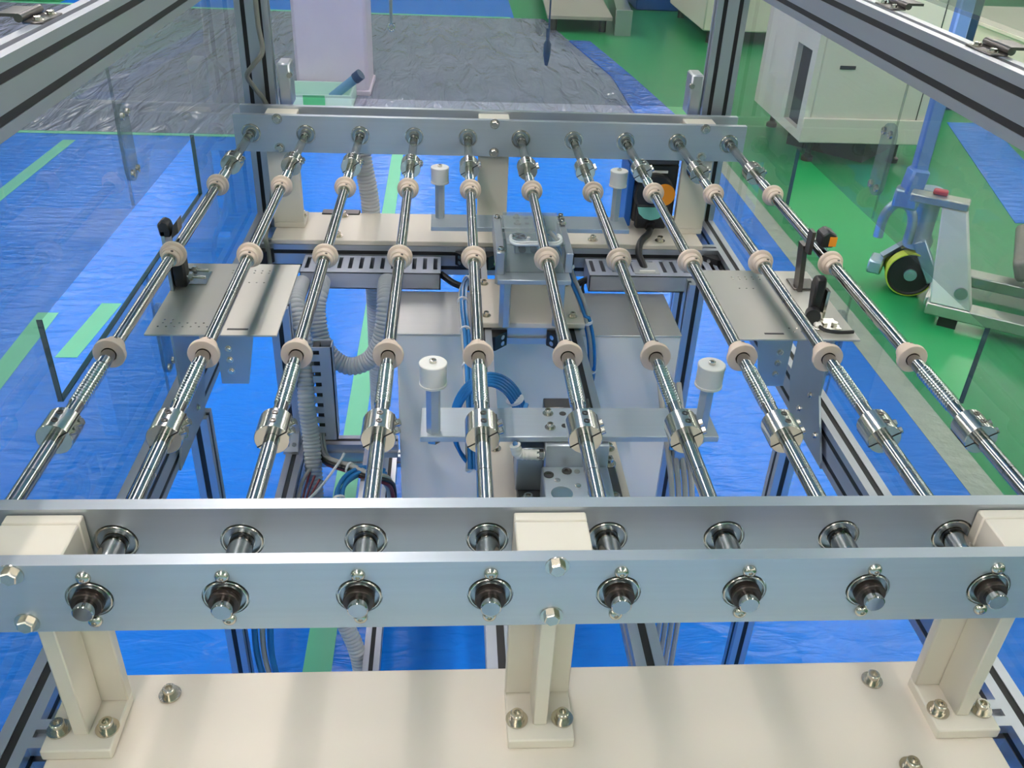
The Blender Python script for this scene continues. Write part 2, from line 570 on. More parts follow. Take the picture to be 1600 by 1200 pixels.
# top side beams, far posts, back beam
for sx in (-1, 1):
    profile('top_beam', 'y', -0.35, 1.42, sx * 0.465, 0.295, 0.03, 0.06, ('u+', 'u-'))
    profile('post', 'z', FZ + 0.05, 0.265, sx * 0.45, 1.305, 0.06, 0.03, ('v-',))
    profile('side_rail', 'y', -0.40, 1.29, sx * 0.465, -0.23, 0.03, 0.06, ('u-' if sx > 0 else 'u+', 'v+'))
    profile('leg', 'z', FZ + 0.05, -0.26, sx * 0.455, 0.635, 0.03, 0.03, ('v-', 'u+', 'u-'))
    profile('leg', 'z', FZ + 0.05, -0.26, sx * 0.465, -0.30, 0.03, 0.03, ())
    # foot under each standing member
    for fx, fy in ((0.45, 1.305), (0.455, 0.635), (0.465, -0.30)):
        MB().lathe((sx * fx, fy, FZ + 0.002), (0, 0, 1), [(0, 0.028), (0.010, 0.028), (0.016, 0.010), (0.06, 0.008)], 20).build('levelling_foot', 'black_plastic', frame_t)
profile('cross_beam', 'x', -0.45, 0.45, 1.145, -0.23, 0.03, 0.06, ('u-',))
profile('cross_beam', 'x', -0.45, 0.45, 1.275, -0.215, 0.03, 0.03, ('v+',))
profile('cross_beam', 'x', -0.45, 0.45, 0.035, -0.23, 0.03, 0.06, ())
profile('cross_beam', 'x', -0.45, 0.45, -0.10, -0.23, 0.03, 0.06, ())
profile('centre_rail', 'y', 0.05, 1.13, -0.029, -0.215, 0.03, 0.03, ('v+',))
profile('centre_rail', 'y', 0.05, 1.13, 0.119, -0.215, 0.03, 0.03, ('v+',))
profile('cross_beam', 'x', -0.014, 0.104, 0.815, -0.215, 0.03, 0.03, ())
profile('inner_post', 'z', FZ + 0.05, -0.20, -0.368, 0.875, 0.03, 0.03, ('v-', 'u+'))
profile('inner_post', 'z', FZ + 0.05, -0.20, 0.372, 0.985, 0.03, 0.03, ('v-', 'u-'))
# lower shelf frame at the left
profile('shelf_rail', 'x', -0.353, -0.178, 0.875, -0.495, 0.03, 0.03, ('v+',), sm='slot_dark')
profile('shelf_rail', 'y', 0.50, 0.86, -0.362, -0.495, 0.03, 0.03, ('v+',), sm='slot_dark')
profile('shelf_rail', 'y', 0.50, 0.86, -0.222, -0.495, 0.03, 0.03, ('v+',), sm='slot_dark')
profile('shelf_rail', 'x', -0.347, -0.237, 0.62, -0.525, 0.03, 0.03, ('v+',), sm='slot_dark')
# floor level rails
profile('floor_rail', 'y', -0.25, 1.28, 0.06, -0.81, 0.03, 0.03, ('v+',))
profile('floor_rail', 'y', -0.25, 1.28, -0.222, -0.81, 0.03, 0.03, ('v+',))
profile('floor_rail', 'x', -0.44, 0.44, 1.26, -0.81, 0.03, 0.03, ())
for gx, gy, ax in ((-0.45, 1.13, 1), (0.45, 1.13, -1), (-0.044, 1.13, -1), (-0.014, 1.13, 1), (0.104, 1.13, -1), (0.134, 1.13, 1)):
    gusset((gx, gy, -0.222), (ax, 0, 0), (0, -1, 0))
gusset((-0.014, 0.80, -0.216), (1, 0, 0), (0, -1, 0), size=0.026)
gusset((0.104, 0.80, -0.216), (-1, 0, 0), (0, -1, 0), size=0.026)
gusset((-0.45, 0.05, -0.235), (1, 0, 0), (0, 1, 0), m='edge_alu')
gusset((0.45, 0.05, -0.235), (-1, 0, 0), (0, 1, 0), m='edge_alu')
gusset((-0.45, -0.085, -0.235), (1, 0, 0), (0, 1, 0))
gusset((-0.368, 0.86, -0.48), (0, -1, 0), (0, 0, 1), size=0.03, m='edge_alu')
# end caps and sockets at the post feet above the far plates
for sx in (-1, 1):
    o = MB().box(sx * 0.398 - 0.012, sx * 0.398 + 0.012, 1.272, 1.318, 0.025, 0.105).build('post_bracket', 'edge_alu', frame_t, bevel=0.003)
    MB().cyl((sx * 0.386 if sx > 0 else -0.386, 1.27, 0.085), (sx * 0.386 if sx > 0 else -0.386, 1.262, 0.085), 0.005, 12).build('bolt', 'steel', o)

MB().box(-0.345, -0.268, 1.262, 1.288, -0.2, -0.188).build('latch_bar', 'black_plastic', frame_t, bevel=0.002)
# hinges on the top beams
def hinge(x, y, sx, label):
    t = thing('lid_hinge', (x, y, 0.325), label, 'hinge', 'lid hinges on the top beams')
    MB().box(x - 0.010, x + 0.010, y - 0.026, y + 0.026, 0.325, 0.327).build('hinge_plate', 'dark_steel', t, bevel=0.001)
    MB().cyl((x + sx * 0.012, y - 0.026, 0.330), (x + sx * 0.012, y + 0.026, 0.330), 0.0042, 12).build('knuckle', 'dark_steel', t)
    MB().box(min(x + sx * 0.012, x + sx * 0.034), max(x + sx * 0.012, x + sx * 0.034), y - 0.02, y + 0.02, 0.330, 0.333).build('leaf', 'dark_steel', t)
    for dy in (-0.016, 0.016):
        hexbolt((x - sx * 0.002, y + dy, 0.327), (0, 0, 1), t, 0.55)


hinge(-0.478, 0.452, -1, 'small steel hinge on the upper left beam')
hinge(0.470, 0.440, 1, 'steel hinge on the upper right beam at the photo edge')
hinge(0.478, 0.70, 1, 'steel hinge on the upper right beam further back')
for sx, lb in ((-1, 'clear acrylic lid edge resting above the upper left beam'), (1, 'clear acrylic lid edge above the upper right beam')):
    o = MB().box(min(sx * 0.515, sx * 0.80), max(sx * 0.515, sx * 0.80), -0.2, 1.2, 0.336, 0.341).build('acrylic_sheet', 'acrylic', None)
    tag(o, lb, 'acrylic lid')

# ------------------------------------------------------------------ acrylic side panels (each with a cut-out that opens at the seam)
def side_panel(sx, poly, label):
    t = thing('acrylic_guard', (sx * 0.483, poly[0][0], poly[0][1]), label, 'acrylic panel', 'clear side panels')
    x0, x1 = sorted((sx * 0.4805, sx * 0.4855))
    MB().prism(poly, 'x', x0, x1).build('clear_sheet', 'acrylic', t, smooth=False)
    # dark cut edges of the window
    xa, xb = sorted((sx * 0.4801, sx * 0.4859))
    for i in range(len(poly)):
        (ya, za), (yb, zb) = poly[i], poly[(i + 1) % len(poly)]
        far_cut = ya == yb == 0.912
        near_cut = ya == yb == 0.302
        if -0.03 < min(za, zb) and max(za, zb) < 0.09 and (far_cut or near_cut or (sx < 0 and za == zb == OB)):
            e = 0.0003 if near_cut else 0.0009
            b = MB()
            b.box(xa, xb, min(ya, yb) - e, max(ya, yb) + e, min(za, zb) - e, max(za, zb) + e)
            b.build('cut_edge', 'acrylic_edge', t, smooth=False)
    return t


ZT, ZB = 0.292, -0.256
OT, OB = 0.074, -0.020
near_poly = [(-0.38, ZB), (0.608, ZB), (0.608, OB), (0.302, OB), (0.302, OT), (0.608, OT), (0.608, ZT), (-0.38, ZT)]
far_poly = [(0.611, ZB), (1.30, ZB), (1.30, ZT), (0.611, ZT), (0.611, OT), (0.912, OT), (0.912, OB), (0.611, OB)]
side_panel(-1, near_poly, 'clear acrylic side panel at the left, nearer half with a cut-out')
side_panel(-1, far_poly, 'clear acrylic side panel at the left, farther half next to the post')
side_panel(1, near_poly, 'clear acrylic side panel at the right, nearer half with a cut-out')
side_panel(1, far_poly, 'clear acrylic side panel at the right, farther half next to the post')
for sx in (-1, 1):
    # dark seam gap between the panels
    pass
back = MB().box(-0.42, 0.42, 1.322, 1.327, 0.03, 0.60).build('acrylic_guard', 'acrylic', None)
tag(back, 'clear acrylic panel across the far end between the two posts', 'acrylic panel')


def joiner(sx, z0, z1, label):
    xa, xb = sorted((sx * 0.4735, sx * 0.4795))
    t = thing('joining_plate', (sx * 0.4765, 0.61, z0), label, 'joining plate', 'joining plates of the side panels')
    n = []
    for cz, s0 in ((z1 - 0.017, 0), (z0 + 0.017, math.pi)):
        for k in range(9):
            a = s0 + math.pi * k / 8
            n.append((0.6095 + 0.017 * math.cos(a), cz + 0.017 * math.sin(a)))
    MB().prism(n, 'x', xa, xb).build('clear_plate', 'joiner', t, smooth=False)
    for yy in (0.600, 0.619):
        for zz in (z0 + 0.012, z1 - 0.012):
            MB().lathe((sx * 0.4735, yy, zz), (-sx, 0, 0), [(0, 0.0052), (0.003, 0.0048), (0.004, 0.002)], 12).build('screw', 'steel', t)


joiner(-1, 0.108, 0.202, 'clear joining plate with screws on the upper seam of the left panel')
joiner(-1, -0.17, -0.065, 'clear joining plate on the left panel seam below the cut-out')
joiner(1, 0.108, 0.202, 'clear joining plate with screws on the upper seam of the right panel')
joiner(1, -0.17, -0.065, 'clear joining plate on the right panel seam below the cut-out')

# ------------------------------------------------------------------ base plates
def base_plate(y0, y1, label, bolts):
    t = thing('base_plate', (0, (y0 + y1) / 2, -0.20), label, 'base plate', 'cream base plates')
    MB().box(-0.425, 0.418, y0, y1, -0.20, -0.19).build('plate', 'cream', t, bevel=0.0015, seg=2)
    for x, y in bolts:
        capscrew((x, y, -0.19), (0, 0, 1), t, 0.95)
    return t


base_plate(-0.135, 0.0905, 'cream steel base plate in the foreground', [(-0.338, 0.066), (0.330, 0.067), (0.327, -0.028), (-0.33, -0.028)])
base_plate(1.130, 1.275, 'cream steel base plate at the far end', [(-0.30, 1.15), (0.335, 1.15), (-0.30, 1.255), (0.20, 1.15)])

# ------------------------------------------------------------------ support brackets
def support(x, y_in, sgn, label, kind='T'):
    """T-shaped upright between the two bearing plates. y_in: inner side of the gap, sgn: -1 web points to the camera, +1 away"""
    t = thing('support_bracket', (x, y_in + sgn * 0.03, -0.19), label, 'bracket', 'cream support brackets')
    w = 0.0295

    def yy(a, b):
        p, q = y_in + sgn * a, y_in + sgn * b
        return min(p, q), max(p, q)
    a, b = yy(0.0, 0.062)
    MB().box(x - w, x + w, a, b, -0.19, -0.1785).build('foot', 'cream_leg', t, bevel=0.0015, seg=2)
    a, b = yy(0.0, 0.011)
    MB().box(x - w, x + w, a, b, -0.1785, 0.030).build('flange', 'cream_leg', t, bevel=0.0012)
    a, b = yy(0.011, 0.0435)
    # web tapering a little towards its top
    p = [(y_in + sgn * 0.011, -0.1785), (y_in + sgn * 0.046, -0.1785), (y_in + sgn * 0.048, 0.0), (y_in + sgn * 0.011, 0.0)]
    MB().prism(p, 'x', x - 0.0065, x + 0.0065).build('web', 'cream_leg', t, bevel=0.001)
    a, b = yy(0.0115, 0.0495)
    MB().box(x - w, x + w, a, b, 0.0, 0.030).build('head_block', 'cream_leg', t, bevel=0.0012)
    a, b = yy(0.042, 0.0495)
    MB().box(x - w * 0.75, x + w * 0.75, a, b, -0.034, 0.0).build('mounting_tab', 'cream_leg', t, bevel=0.001)
    for dx in (-0.0205, 0.0205):
        capscrew((x + dx, y_in + sgn * 0.040, -0.1785), (0, 0, 1), t, 0.95)
    return t


NI, FI = 0.0620, 1.1885
support(-0.3985, NI, -1, 'cream upright bracket standing at the left of the near base plate')
support(0.0, NI, -1, 'cream upright bracket in the middle of the near base plate')
support(0.3925, NI, -1, 'cream upright bracket standing at the right of the near base plate')
support(-0.3985, FI, 1, 'cream upright bracket at the left end of the far base plate')
support(0.0, FI, 1, 'cream upright bracket in the middle of the far base plate')
support(0.3985, FI, 1, 'cream upright bracket at the right end of the far base plate beside the motor')

# ------------------------------------------------------------------ bearing plates
XS = [(i - 4.5) * 0.1 for i in range(10)]


def drilled_plate(x0, x1, y0, y1, z0, z1, holes, r):
    b = MB()
    tiles = []
    cur = x0
    hw = 0.026
    for hx in holes:
        tiles.append((cur, hx - hw, None))
        tiles.append((hx - hw, hx + hw, hx))
        cur = hx + hw
    tiles.append((cur, x1, None))
    for a, c, hx in tiles:
        if c - a < 1e-6:
            continue
        if hx is None:
            for y, o in ((y0, 0), (y1, 1)):
                vs = [(a, y, z0), (c, y, z0), (c, y, z1), (a, y, z1)]
                b.add(vs, [(0, 1, 2, 3)] if o == 0 else [(3, 2, 1, 0)])
        else:
            ang = sorted(set([round(2 * math.pi * k / 32, 6) for k in range(32)] +
                             [round(math.atan2(zz, xx) % (2 * math.pi), 6) for xx in (-hw, hw) for zz in (z0, z1)]))
            n = len(ang)
            inn, outp = [], []
            for q in ang:
                cx, sz = math.cos(q), math.sin(q)
                t = min(hw / abs(cx) if abs(cx) > 1e-9 else 9, (z1 if sz > 0 else -z0) / abs(sz) if abs(sz) > 1e-9 else 9)
                inn.append((hx + r * cx, r * sz))
                outp.append((hx + t * cx, t * sz))
            for y, o in ((y0, 0), (y1, 1)):
                vs = [(p[0], y, p[1]) for p in inn] + [(p[0], y, p[1]) for p in outp]
                fs = [(i, n + i, n + (i + 1) % n, (i + 1) % n) for i in range(n)]
                b.add(vs, fs if o == 0 else [tuple(reversed(f)) for f in fs])
            vs = [(p[0], y0, p[1]) for p in inn] + [(p[0], y1, p[1]) for p in inn]
            b.add(vs, [(i, (i + 1) % n, n + (i + 1) % n, n + i) for i in range(n)])
    c_ = 0.0007
    for z, f in ((z0, (3, 2, 1, 0)), (z1, (0, 1, 2, 3))):
        b.add([(x0, y0, z), (x1, y0, z), (x1, y1, z), (x0, y1, z)], [f])
    for x, f in ((x0, (3, 2, 1, 0)), (x1, (0, 1, 2, 3))):
        b.add([(x, y0, z0), (x, y1, z0), (x, y1, z1), (x, y0, z1)], [f])
    # weld
    key = {}
    nv, mp = [], []
    for p in b.v:
        k = tuple(round(c, 5) for c in p)
        if k not in key:
            key[k] = len(nv)
            nv.append(p)
        mp.append(key[k])
    b.v = nv
    b.f = [tuple(mp[i] for i in f) for f in b.f]
    return b


def bearing_plate(y0, y1, face, label, holes, x0=-0.48, x1=0.48, screws=False, bolts=()):
    """face: -1 when the seen face looks to the camera at y0"""
    zc = 0.034
    t = thing('bearing_plate', (0, (y0 + y1) / 2, -zc), label, 'bearing plate', 'aluminium bearing plates')
    drilled_plate(x0, x1, y0, y1, -zc, zc, holes, 0.0178).build('plate', 'plate_alu', t, smooth=False, recalc=False)
    for hx in holes:
        # ball bearing: outer ring, dark seal, inner ring
        b = MB()
        yc, d = y0 - 0.0012, (0, 1, 0)
        b.lathe((hx, yc, 0), d, [(0.004, 0.0148), (0.0004, 0.0150), (0.0, 0.0153), (0.0, 0.0160), (0.0006, 0.0166), (0.003, 0.0168), (0.003, 0.0177), (y1 - y0 + 0.0004, 0.0177), (y1 - y0 + 0.0018, 0.0166), (y1 - y0 + 0.0024, 0.0160), (y1 - y0 + 0.0024, 0.0152), (y1 - y0 - 0.002, 0.0148), (0.004, 0.0148)], 32, cap=False)
        ring = b.build('bearing', 'steel', t)
        s_ = MB().lathe((hx, y0 + 0.0018, 0), d, [(0, 0.0102), (0, 0.0149), (y1 - y0 - 0.0036, 0.0149), (y1 - y0 - 0.0036, 0.0102), (0, 0.0102)], 28, cap=False)
        s_.build('seal', 'bracket', ring)
        r_ = MB().lathe((hx, y0 - 0.0005, 0), d, [(0, 0.0079), (0, 0.0104), (y1 - y0 + 0.001, 0.0104), (y1 - y0 + 0.001, 0.0079), (0, 0.0079)], 28, cap=False)
        r_.build('inner_ring', 'steel', ring)
        if screws:
            for sz in (0.0222, -0.0222):
                MB().lathe((hx, y0, sz), (0, -1, 0), [(0, 0.0056), (0.0012, 0.0056), (0.0030, 0.0046), (0.0040, 0.0026), (0.0040, 0.0018), (0.0026, 0.0016)], 16).build('retaining_screw', 'steel', t)
    for bx, bz in bolts:
        hexbolt((bx, y0, bz), (0, -1, 0), t, 0.95)
    return t


bearing_plate(0.0, 0.0115, -1, 'aluminium bearing plate nearest the camera with eight shaft ends', XS, screws=True,
              bolts=[(-0.4005, 0.026), (-0.4005, -0.0235), (0.0, 0.029), (-0.001, -0.0235), (0.4, 0.029), (0.4, -0.0235)])
bearing_plate(0.0630, 0.0755, -1, 'inner aluminium bearing plate just behind the nearest one', XS)
bearing_plate(1.1760, 1.1880, -1, 'aluminium bearing plate at the far ends of the shafts', XS,
              bolts=[(-0.4, 0.028), (-0.4, -0.026), (0.0, 0.028), (0.0, -0.026), (0.4, 0.028), (0.4, -0.026)])
bearing_plate(1.2395, 1.2515, 1, 'rearmost aluminium bearing plate in front of the two posts', XS)

# ------------------------------------------------------------------ conveyor shafts
def clamp_collar(root, y0, y1):
    r = 0.0168
    b = MB()
    b.lathe((0, y0, 0), (0, 1, 0), [(0, 0.0076), (0, r - 0.0006), (0.0006, r), (y1 - y0 - 0.0006, r), (y1 - y0, r - 0.0006), (y1 - y0, 0.0076)], 40, cap=False)
    c = b.build('clamp_collar', 'collar', root)
    # split line across the collar, cut at about 30 degrees
    q = math.radians(32)
    u = Vector((math.cos(q), 0, math.sin(q)))
    n = Vector((-math.sin(q), 0, math.cos(q)))
    for s in (-1, 1):
        p = u * s * (0.0076 + r + 0.0002) / 2
        m3 = Matrix((u, Vector((0, 1, 0)), n)).transposed()
        MB().obox(Vector((0, (y0 + y1) / 2, 0)) + p, (r - 0.0072, y1 - y0 + 0.0006, 0.0013), m3).build('split_line', 'black', c, smooth=False)
    for yy in (y0 + 0.28 * (y1 - y0), y0 + 0.72 * (y1 - y0)):
        # cap screws on the side, set screws in the top
        p = u * 0.0125 - n * 0.0035
        MB().cyl(Vector((p.x, yy, p.z)) - n * 0.001, Vector((p.x, yy, p.z)) + u * 0.0075 - n * 0.002, 0.0036, 12).build('clamp_screw', 'steel', c)
        MB().lathe((0.001, yy, r - 0.0006), (0, 0, 1), [(0, 0.0032), (0.0011, 0.0032), (0.0011, 0.0016), (0.0002, 0.0014)], 12).build('set_screw', 'dark_steel', c)
    return c


def wheel(root, y, sgn):
    """flanged wheel: flange at y, hub extends in direction sgn along the shaft"""
    prof = [(0, 0.0082), (0, 0.0166), (0.0006, 0.0172), (0.0052, 0.0172), (0.0060, 0.0164), (0.0066, 0.0138), (0.0150, 0.0130), (0.0154, 0.0114), (0.0215, 0.0108), (0.0220, 0.0102), (0.0220, 0.0082)]
    o = MB().lathe((0, y, 0), (0, sgn, 0), prof, 36, cap=False).build('wheel', 'wheel', root)
    MB().cyl((0.0035, y + sgn * 0.0185, 0.0096), (0.0035, y + sgn * 0.0185, 0.0112), 0.0018, 10).build('set_screw', 'dark_steel', o)
    # snap ring beside the hub
    MB().lathe((0, y + sgn * 0.0222, 0), (0, sgn, 0), [(0, 0.0074), (0, 0.0092), (0.0012, 0.0092), (0.0012, 0.0074)], 24, cap=False).build('snap_ring', 'steel', root)
    return o


def make_shaft():
    root = thing('conveyor_shaft', (0, 0, 0), 'x', 'conveyor shaft', 'chrome conveyor shafts')
    R = 0.0074
    b = MB()
    prof = [(-0.0158, 0.0070), (-0.0152, 0.0078), (-0.0040, 0.0078), (0.0, R), (0.150, R), (0.1503, R - 0.0006), (0.1513, R - 0.0006), (0.1516, R), (0.264, R)]
    b.lathe((0, 0, 0), (0, 1, 0), prof, 32)
    b.lathe((0, 0, 0), (0, 1, 0), [(0.337, R), (0.508, R), (0.5083, R - 0.0005), (0.5093, R - 0.0005), (0.5096, R), (0.762, R), (0.7623, R - 0.0005), (0.7633, R - 0.0005), (0.7636, R), (0.915, R)], 32)
    b.lathe((0, 0, 0), (0, 1, 0), [(0.955, R), (1.262, R), (1.264, R - 0.0008)], 32)
    b.build('shaft_rod', 'chrome', root)
    # ribbed sections
    for y0, y1, n in ((0.264, 0.337, 15), (0.915, 0.955, 9)):
        st = (y1 - y0) / n
        prof = []
        for k in range(n):
            a = y0 + k * st
            prof.append((a + 0.01 * st, 0.0062))
            for j in range(7):
                q = math.pi * (j + 0.5) / 7
                prof.append((a + st * (0.5 - 0.42 * math.cos(q)), 0.0064 + 0.0019 * math.sin(q)))
            prof.append((a + 0.99 * st, 0.0062))
        MB().lathe((0, 0, 0), (0, 1, 0), prof, 32).build('ribbed_section', 'rib_chrome', root)
    MB().lathe((0, 0.0125, 0), (0, 1, 0), [(0, 0.0075), (0, 0.0094), (0.0005, 0.0099), (0.0490, 0.0099), (0.0495, 0.0094), (0.0495, 0.0075)], 32, cap=False).build('spacer_sleeve', 'chrome', root)
    MB().lathe((0, -0.0075, 0), (0, 1, 0), [(0, 0.0078), (0, 0.0112), (0.0006, 0.0119), (0.0030, 0.0119), (0.0032, 0.0114), (0.0036, 0.0114), (0.0038, 0.0119), (0.0070, 0.0119), (0.0074, 0.0110), (0.0074, 0.0078)], 32, cap=False).build('lock_nut', 'black_ox', root)
    MB().lathe((0, 1.150, 0), (0, 1, 0), [(0, 0.0075), (0, 0.0096), (0.0255, 0.0096)], 28, cap=False).build('spacer_sleeve', 'chrome', root)
    clamp_collar(root, 0.2045, 0.2350)
    clamp_collar(root, 0.9950, 1.0240)
    wheel(root, 0.3630, 1)
    wheel(root, 0.6330, -1)
    wheel(root, 0.9010, -1)
    return root


ordinal = ['leftmost', 'second from the left', 'third from the left', 'fourth from the left', 'fifth from the left',
           'fifth from the right', 'fourth from the right', 'third from the right', 'second from the right', 'rightmost']
sh0 = make_shaft()
shafts = [sh0] + [copy_tree(sh0) for _ in range(9)]
for i, s in enumerate(shafts):
    s.location = (XS[i], 0, H)
    s['label'] = 'chrome conveyor shaft with beige wheels, ' + ordinal[i] + ' of ten'

# ------------------------------------------------------------------ stopper bars with white rollers
def stopper_bar(y0, y1, post_y, label, mroll):
    t = thing('stopper_bar', (0.06, (y0 + y1) / 2, -0.108), label, 'stopper bar', 'stopper bars with white rollers')
    MB().box(-0.116, 0.236, y0, y1, -0.108, -0.100).build('bar', 'plate_alu', t, bevel=0.0008)
    for k, x in enumerate((-0.1005, 0.2155)):
        p = MB().lathe((x, post_y, -0.100), (0, 0, 1), [(0, 0.0085), (0.068, 0.0085)], 6, 0.26).build('hex_post', 'plate_alu', t, smooth=False)
        MB().lathe((x, post_y, -0.108), (0, 0, -1), [(0, 0.0085), (0.006, 0.0085)], 6, 0.26).build('nut', 'steel', p, smooth=False)
        ro = MB().lathe((x, post_y, -0.036), (0, 0, 1), [(0, 0.0145), (0.0004, 0.0158), (0.0030, 0.0158), (0.0034, 0.0152), (0.0242, 0.0152), (0.0246, 0.0158), (0.0282, 0.0158), (0.0290, 0.0150)], 40).build('roller', mroll[k], t)
        MB().lathe((x, post_y, -0.0072), (0, 0, 1), [(0, 0.0040), (0.0036, 0.0040), (0.0040, 0.0034), (0.0040, 0.0018), (0.002, 0.0016)], 16).build('roller_bolt', 'steel', ro)
    for sx_, sy_ in ((0.037, 0.78), (0.037, 0.30), (0.083, 0.78), (0.083, 0.30)):
        capscrew((sx_, y0 + (y1 - y0) * sy_, -0.100), (0, 0, 1), t, 0.62, 'steel', 'screw')
    for sx_, sy_ in ((0.055, 0.78), (0.055, 0.36)):
        MB().cyl((sx_, y0 + (y1 - y0) * sy_, -0.1002), (sx_, y0 + (y1 - y0) * sy_, -0.0995), 0.0042, 16).build('dowel', 'dark_steel', t)
    return t


stopper_bar(0.3505, 0.4120, 0.362, 'grey aluminium crossbar with two white rollers under the shafts, nearer one', ('white_resin', 'pale_resin'))
stopper_bar(0.985, 1.0450, 1.030, 'grey aluminium crossbar with two white rollers near the far end', ('white_resin', 'white_resin'))

# ------------------------------------------------------------------ cream carrier plates between the centre rails
def carrier(y0, y1, z, label, bolts):
    t = thing('carrier_plate', (0.053, (y0 + y1) / 2, z - 0.012), label, 'mounting plate', 'cream carrier plates')
    MB().box(-0.034, 0.140, y0, y1, z - 0.010, z).build('plate', 'cream', t, bevel=0.0012)
    for x, y in bolts:
        capscrew((x, y, z), (0, 0, 1), t, 0.72)
    return t


carrier(0.795, 0.962, -0.188, 'cream mounting plate below the clear cover unit', [(-0.022, 0.82), (0.122, 0.82), (-0.022, 0.94), (0.122, 0.94)])
carrier(0.285, 0.475, -0.190, 'cream mounting plate below the nearer crossbar', [(-0.022, 0.45), (0.128, 0.45), (-0.022, 0.32)])

# lifting cylinder block below the nearer crossbar
t = thing('cylinder_unit', (0.065, 0.345, -0.19), 'grey metal lifting cylinder block below the nearer crossbar', 'air cylinder')
MB().box(0.000, 0.128, 0.287, 0.424, -0.190, -0.181).build('mounting_plate', 'dark_steel', t, bevel=0.001)
MB().box(0.030, 0.106, 0.345, 0.392, -0.181, -0.1085).build('slide_block', 'plate_alu', t, bevel=0.0015)
blk = MB().box(0.027, 0.106, 0.280, 0.345, -0.181, -0.139).build('cylinder_body', 'plate_alu', t, bevel=0.0015)
for cx in (0.046, 0.088):
    MB().lathe((cx, 0.294, -0.1394), (0, 0, 1), [(0, 0.0125), (0.0008, 0.0125), (0.0008, 0.0112)], 28).build('cap', 'collar', blk)
for cx, cy in ((0.034, 0.328), (0.056, 0.335), (0.082, 0.335)):
    MB().lathe((cx, cy, -0.139), (0, 0, 1), [(0, 0.0060), (0.0012, 0.0060), (0.0012, 0.0032), (0.0002, 0.0030)], 16).build('screw', 'dark_steel', blk)
for cx, cy in ((0.068, 0.334), (0.043, 0.318), (0.066, 0.308)):
    MB().lathe((cx, cy, -0.139), (0, 0, 1), [(0, 0.0036), (0.0010, 0.0036), (0.0014, 0.002)], 14).build('plug', 'steel', blk)
for bx, by in ((0.012, 0.332), (0.117, 0.332), (0.010, 0.410), (0.120, 0.405)):
    capscrew((bx, by, -0.181), (0, 0, 1), t, 0.9, 'steel')
MB().box(-0.002, 0.030, 0.352, 0.392, -0.181, -0.118).build('side_bracket', 'bracket', t, bevel=0.001)
MB().box(0.035, 0.092, 0.418, 0.440, -0.181, -0.104).build('back_bracket', 'dark_steel', t, bevel=0.001)
f_ = thing('elbow_fitting', (0.0, 0.335, -0.12), 'white elbow air fitting beside the lifting cylinder block', 'fitting')
MB().tube(spline([(0.028, 0.345, -0.122), (0.010, 0.343, -0.120), (-0.002, 0.341, -0.117), (-0.006, 0.342, -0.106)], 8), lambda j: 0.0062 + 0.0006 * (j % 3 == 0), 14).build('elbow', 'white_resin', f_)
MB().lathe((0.020, 0.344, -0.121), (1, 0, 0), [(0, 0.0068), (0.008, 0.0068), (0.008, 0.005)], 6).build('nut', 'steel', f_)

# clear-covered unit in the centre on hexagonal standoffs
t = thing('clear_cover_unit', (0.05, 0.86, -0.188), 'clear-covered valve unit standing on hexagonal standoffs in the centre', 'machine unit')
MB().box(-0.008, 0.108, 0.772, 0.965, -0.108, -0.100).build('base', 'plate_alu', t, bevel=0.001)
for x, y in ((0.006, 0.788), (0.093, 0.790), (0.006, 0.945), (0.093, 0.945)):
    MB().lathe((x, y, -0.188), (0, 0, 1), [(0, 0.0095), (0.080, 0.0095)], 6, 0.26).build('standoff', 'plate_alu', t, smooth=False)
MB().box(-0.010, 0.003, 0.790, 0.950, -0.100, -0.062).build('side_plate', 'edge_alu', t, bevel=0.001)
MB().box(0.100, 0.112, 0.800, 0.950, -0.100, -0.066).build('side_plate', 'edge_alu', t, bevel=0.001)
cv = MB()
cv.box(0.006, 0.098, 0.800, 0.803, -0.100, -0.052).box(0.006, 0.098, 0.935, 0.938, -0.100, -0.052).box(0.006, 0.098, 0.803, 0.935, -0.055, -0.052)
cv.build('clear_cover', 'acrylic_small', t, smooth=False)
MB().box(0.024, 0.086, 0.872, 0.905, -0.100, -0.075).build('valve_block', 'bracket', t, bevel=0.002)
for vx in (0.036, 0.055, 0.074):
    MB().cyl((vx, 0.872, -0.088), (vx, 0.862, -0.088), 0.006, 14).build('port', 'dark_steel', t)
fan = MB().lathe((0.026, 0.832, -0.052), (0, 0, 1), [(0, 0.0135), (0.001, 0.0135), (0.001, 0.0115), (0.0, 0.0115)], 28, cap=False).build('vent_ring', 'bracket', t)
for q in (0.785, 2.356):
    d = Vector((math.cos(q), math.sin(q), 0)) * 0.0115
    MB().bar(Vector((0.026, 0.832, -0.0515)) - d, Vector((0.026, 0.832, -0.0515)) + d, 0.002, 0.001).build('spoke', 'bracket', fan)
MB().lathe((0.026, 0.832, -0.0528), (0, 0, 1), [(0, 0.0112), (0.0005, 0.0112)], 24).build('vent_hole', 'slot_dark', fan)
for bx, by in ((-0.003, 0.935), (0.106, 0.92), (0.106, 0.945), (-0.003, 0.80)):
    capscrew((bx, by, -0.064), (0, 0, 1), t, 0.7, 'steel')
loop = [(0.052 + 0.040 * math.cos(a), 0.815 + 0.022 * math.sin(a), -0.047 + 0.002 * math.sin(3 * a)) for a in [math.pi * (0.9 + 1.25 * k / 24) for k in range(25)]]
for k in range(3):
    c_ = MB().tube([(p[0], p[1] - 0.0045 * k, p[2] + 0.002 * (k % 2)) for p in loop], 0.0021, 8).build('clear_tube', 'tie', t)
MB().cyl((0.040, 0.808, -0.053), (0.040, 0.808, -0.043), 0.003, 8).build('tube_clip', 'white_resin', t)

